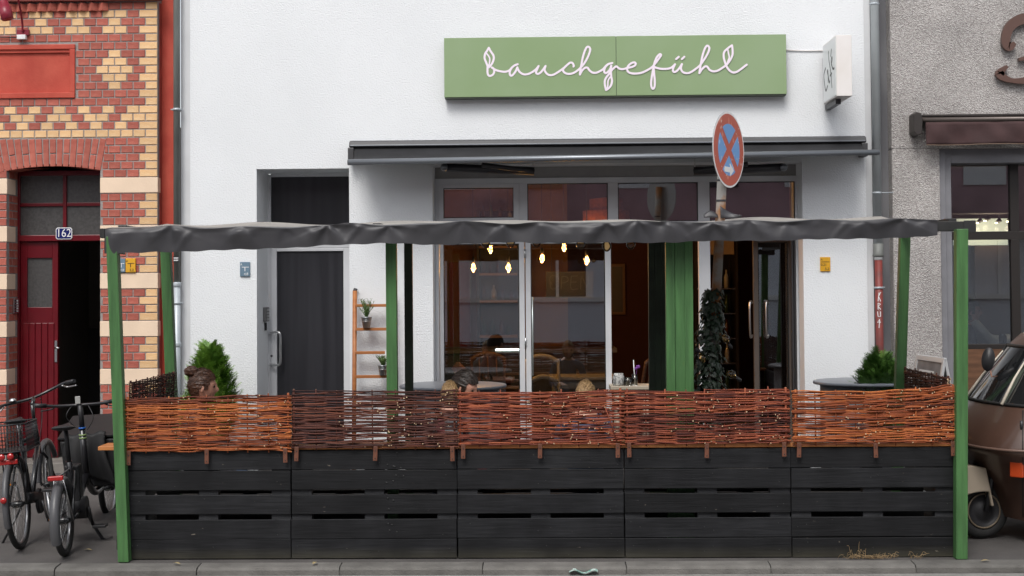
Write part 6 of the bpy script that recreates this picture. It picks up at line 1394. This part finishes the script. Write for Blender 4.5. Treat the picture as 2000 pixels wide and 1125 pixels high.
# ================================================================ three-wheeled van at the right edge
M_APE = mat('brown_van_paint', (.075, .039, .027), .38, coat=.3, var=.12, vscale=2); M_BEI = mat('beige_mudguard', (.44, .37, .285), .4, coat=.1); M_VGL = mat('dark_windscreen', (.012, .013, .014), .06, coat=1); M_RUB = mat('rubber_seal', (.012, .012, .012), .6); M_CRM = mat('cream_wiper', (.62, .56, .46), .5)
pw_ = at(1917, 1049, .62)
vn = thing('three_wheeler', 'brown three wheeled delivery van with beige front mudguard at the right edge', 'van', (pw_.x, .62, gz(.62)), PI+R_(10), local=True)
SECT = [(.17, -.16, .30, .50), (.30, -.12, .36, .53), (.50, -.02, .42, .57), (.66, .09, .45, .60), (.70, .155, .46, .625), (.735, .15, .455, .62), (.90, .05, .45, .61), (1.03, -.045, .44, .60), (1.25, -.215, .42, .575), (1.46, -.385, .40, .545), (1.53, -.46, .36, .51), (1.56, -.60, .26, .42)]
XB = -1.0
def outline(z, n=40, grow=0):
    for (a, b) in zip(SECT, SECT[1:]):
        if z <= b[0]+1e-6: t_ = max(0, (z-a[0])/(b[0]-a[0])); xf, wf, wb = [a[i]+(b[i]-a[i])*t_ for i in (1, 2, 3)]; break
    else: xf, wf, wb = SECT[-1][1:]
    P = []
    for i in range(n+1):                                 # from the rear left, round the nose, to the rear right
        s = i/n*2-1; a = s*PI/2
        if abs(s) > .62: q = (abs(s)-.62)/.38; x = (xf-.42)+(XB-(xf-.42))*q; y = wb*(1-.03*(1-q))
        else: q = abs(s)/.62; an = q*PI/2; x = (xf-.42)+.42*math.cos(an)**.75; y = wb*.97*math.sin(an)**.80
        P.append(Vector((x+grow*math.cos(s*PI/2*1.2), (y+grow*abs(math.sin(s*PI/2)))*(1 if s >= 0 else -1), z)))
    return P
def shell(zs, i0, i1, grow, m, name, par, n=40):
    b = MB(); rows = [outline(z, n, grow)[i0:i1+1] for z in zs]; k = i1-i0+1
    b.add([v for r in rows for v in r], [(j*k+i, j*k+i+1, (j+1)*k+i+1, (j+1)*k+i) for j in range(len(zs)-1) for i in range(k-1)], 0, True); return b.build(name, m, par, fix=False), rows
zl = [s[0] for s in SECT]; zl = sorted(set(zl+[.25, .4, .6, .82, 1.1, 1.18, 1.32, 1.4, 1.5]))
b = MB(); rows = [outline(z) for z in zl]; k = 41
b.add([v for r in rows for v in r], [(j*k+i, j*k+i+1, (j+1)*k+i+1, (j+1)*k+i) for j in range(len(zl)-1) for i in range(k-1)], 0, True)
b.add(list(rows[-1]), [tuple(range(k))], 0); b.add([v for r in (rows[0], rows[-1]) for v in (r[0], r[-1])], [(0, 1, 3, 2)], 0)
cab = b.build('cab', M_APE, vn)
ws, wr_ = shell([1.03, 1.12, 1.2, 1.3, 1.38, 1.44], 15, 28, .006, M_VGL, 'windscreen', vn)
def loop(rows): return rows[0]+[r[-1] for r in rows[1:]]+rows[-1][::-1]+[r[0] for r in rows[::-1][1:]]
MB().tube(loop(wr_)+[wr_[0][0]], .014, 6).build('seal', M_RUB, ws)
for i0, i1, nm in ((31, 38, 'side_window'), (2, 9, 'side_window')):
    sw, sr_ = shell([1.05, 1.2, 1.38, 1.44], i0, i1, .006, M_VGL, nm, vn); MB().tube(loop(sr_)+[sr_[0][0]], .012, 6).build('seal', M_RUB, sw)
MB().tube([v+Vector((0, 0, 0)) for v in outline(.72, 40, .006)], .011, 6).build('waist_trim', mat('brown_trim', (.14, .085, .065), .4), vn)
VW = Matrix.Translation((pw_.x, .62, gz(.62))) @ Matrix.Rotation(PI+R_(10), 4, 'Z')
def pxof(v): q_ = CR.transposed() @ ((VW @ v)-CAMLOC); return CX+FPX*q_.x/-q_.z
def near(px, z, grow=0):
    P = outline(z, 40, grow); best = min(range(20, 200), key=lambda i: abs(pxof(P[20].lerp(P[20], 0) if False else (P[min(20+i//10, 39)].lerp(P[min(21+i//10, 40)], (i % 10)/10)))-px)); i = best-0
    return P[min(20+i//10, 39)].lerp(P[min(21+i//10, 40)], (i % 10)/10)
MB().tube([near(1998, z, .002) for z in (.2, .3, .5, .66, .72, .9, 1.0)], .005, 5).build('door_seam', M_RUB, vn)
for z in (.56, .90): v = near(1996, z, .008); MB().tube([v-Vector((0, 0, .03)), v+Vector((0, 0, .03))], .012, 8).build('door_hinge', M_DARKMET, vn)
v = near(1987, .575, .012); v2 = near(1993, .575, .012); MB().box(-.05, .05, -.02, .02, -.058, .058, M=Matrix.Translation(v) @ Matrix.Rotation(math.atan2(v2.y-v.y, v2.x-v.x), 4, 'Z')).build('indicator', mat('orange_lens', (.45, .055, .012), .3, coat=.3), vn, .008)
IVN = Matrix.Rotation(-(PI+R_(10)), 4, 'Z') @ Matrix.Translation(-Vector((pw_.x, .62, gz(.62))))
m0, m1 = IVN @ at(1941, 755, .80), IVN @ at(1934, 722, .80)
MB().tube([m0, m1], .006, 6).build('mirror_stalk', mat('rusty_stalk', (.3, .15, .1), .5), vn)
mm = MB(); mm.lathe([(0, -.018), (.04, -.016), (.05, -.004), (.048, .004), (0, .006)], (0, 0, 0), 24, M=Matrix.Translation(IVN @ at(1930, 702, .80)) @ Matrix.Rotation(R_(-8), 4, 'Y') @ Matrix.Rotation(R_(60), 4, 'Z') @ Matrix.Diagonal((1, 1, 1.85, 1)) @ Matrix.Rotation(PI/2, 4, 'Y')); mm.build('mirror', M_BLACK, vn)
wv = outline(1.03, 40, .03); wt = outline(1.40, 40, .03)
for a_, c_ in ((16, 17), (23, 22)): MB().tube([wv[a_], (wv[a_]+wt[c_])/2+Vector((.012, 0, 0)), wt[c_]], [.013, .009, .005], 6).build('wiper', M_CRM, vn)
# front wheel and mudguard
Rv = .215; wb_ = MB(); ring(wb_, (0, 0, Rv), Rv-.05, .05, 36, 10); fw_ = wb_.build('wheel', M_TYRE, vn, fix=False)
for sd_ in (1, -1): b = MB(); b.lathe([(.0, .03), (.05, .03), (.07, .012), (.11, .012), (.125, .03), (.132, .03), (.132, .0), (0, 0)], (0, sd_*.02, Rv), 30, M=Matrix.Rotation(-sd_*PI/2, 4, 'X')); b.build('hub_cap', M_BLACK, fw_); b = MB(); ring(b, (0, sd_*.047, Rv), .128, .007, 36, 6); b.build('rim', mat('tan_rim', (.16, .125, .085), .5), fw_, fix=False)
b = MB(); arc = [(.24*math.cos(R_(t_))+.03, Rv+.02+.215*math.sin(R_(t_))*.62) for t_ in range(30, 101, 10)]
b.prism([(.30, .42), (.285, .50), (.22, .555), (.12, .565), (.01, .545), (-.05, .26), (-.03, .255)]+arc[::-1], -.115, .115); b.build('front_mudguard', M_BEI, vn, .018)
MB().tube([(0, .075, Rv), (-.06, .075, .5), (-.1, 0, .62)], .02, 8).build('fork', M_BLACK, vn)
# load bed and rear wheels (outside the picture)
ld = MB(); ld.box(-2.25, -1.03, -.62, .62, .42, .50); ld.box(-2.25, -1.03, -.62, -.59, .50, .82); ld.box(-2.25, -1.03, .59, .62, .50, .82); ld.box(-2.25, -2.22, -.589, .589, .50, .82); ld.box(-1.06, -1.03, -.589, .589, .50, .82); ld.build('load_bed', M_APE, vn, .006)
MB().box(-2.15, -.5, -.25, .25, .26, .34).build('chassis', M_BLACK, vn)
for sd_ in (1, -1):
    b = MB(); ring(b, (-1.7, sd_*.5, Rv), Rv-.055, .055, 36, 10); w = b.build('wheel', M_TYRE, vn, fix=False); b = MB(); b.lathe([(0, .03), (.1, .03), (.13, 0), (0, 0)], (-1.7, sd_*.5, Rv), 24, M=Matrix.Rotation(-sd_*PI/2, 4, 'X')); b.build('hub_cap', M_BLACK, w)
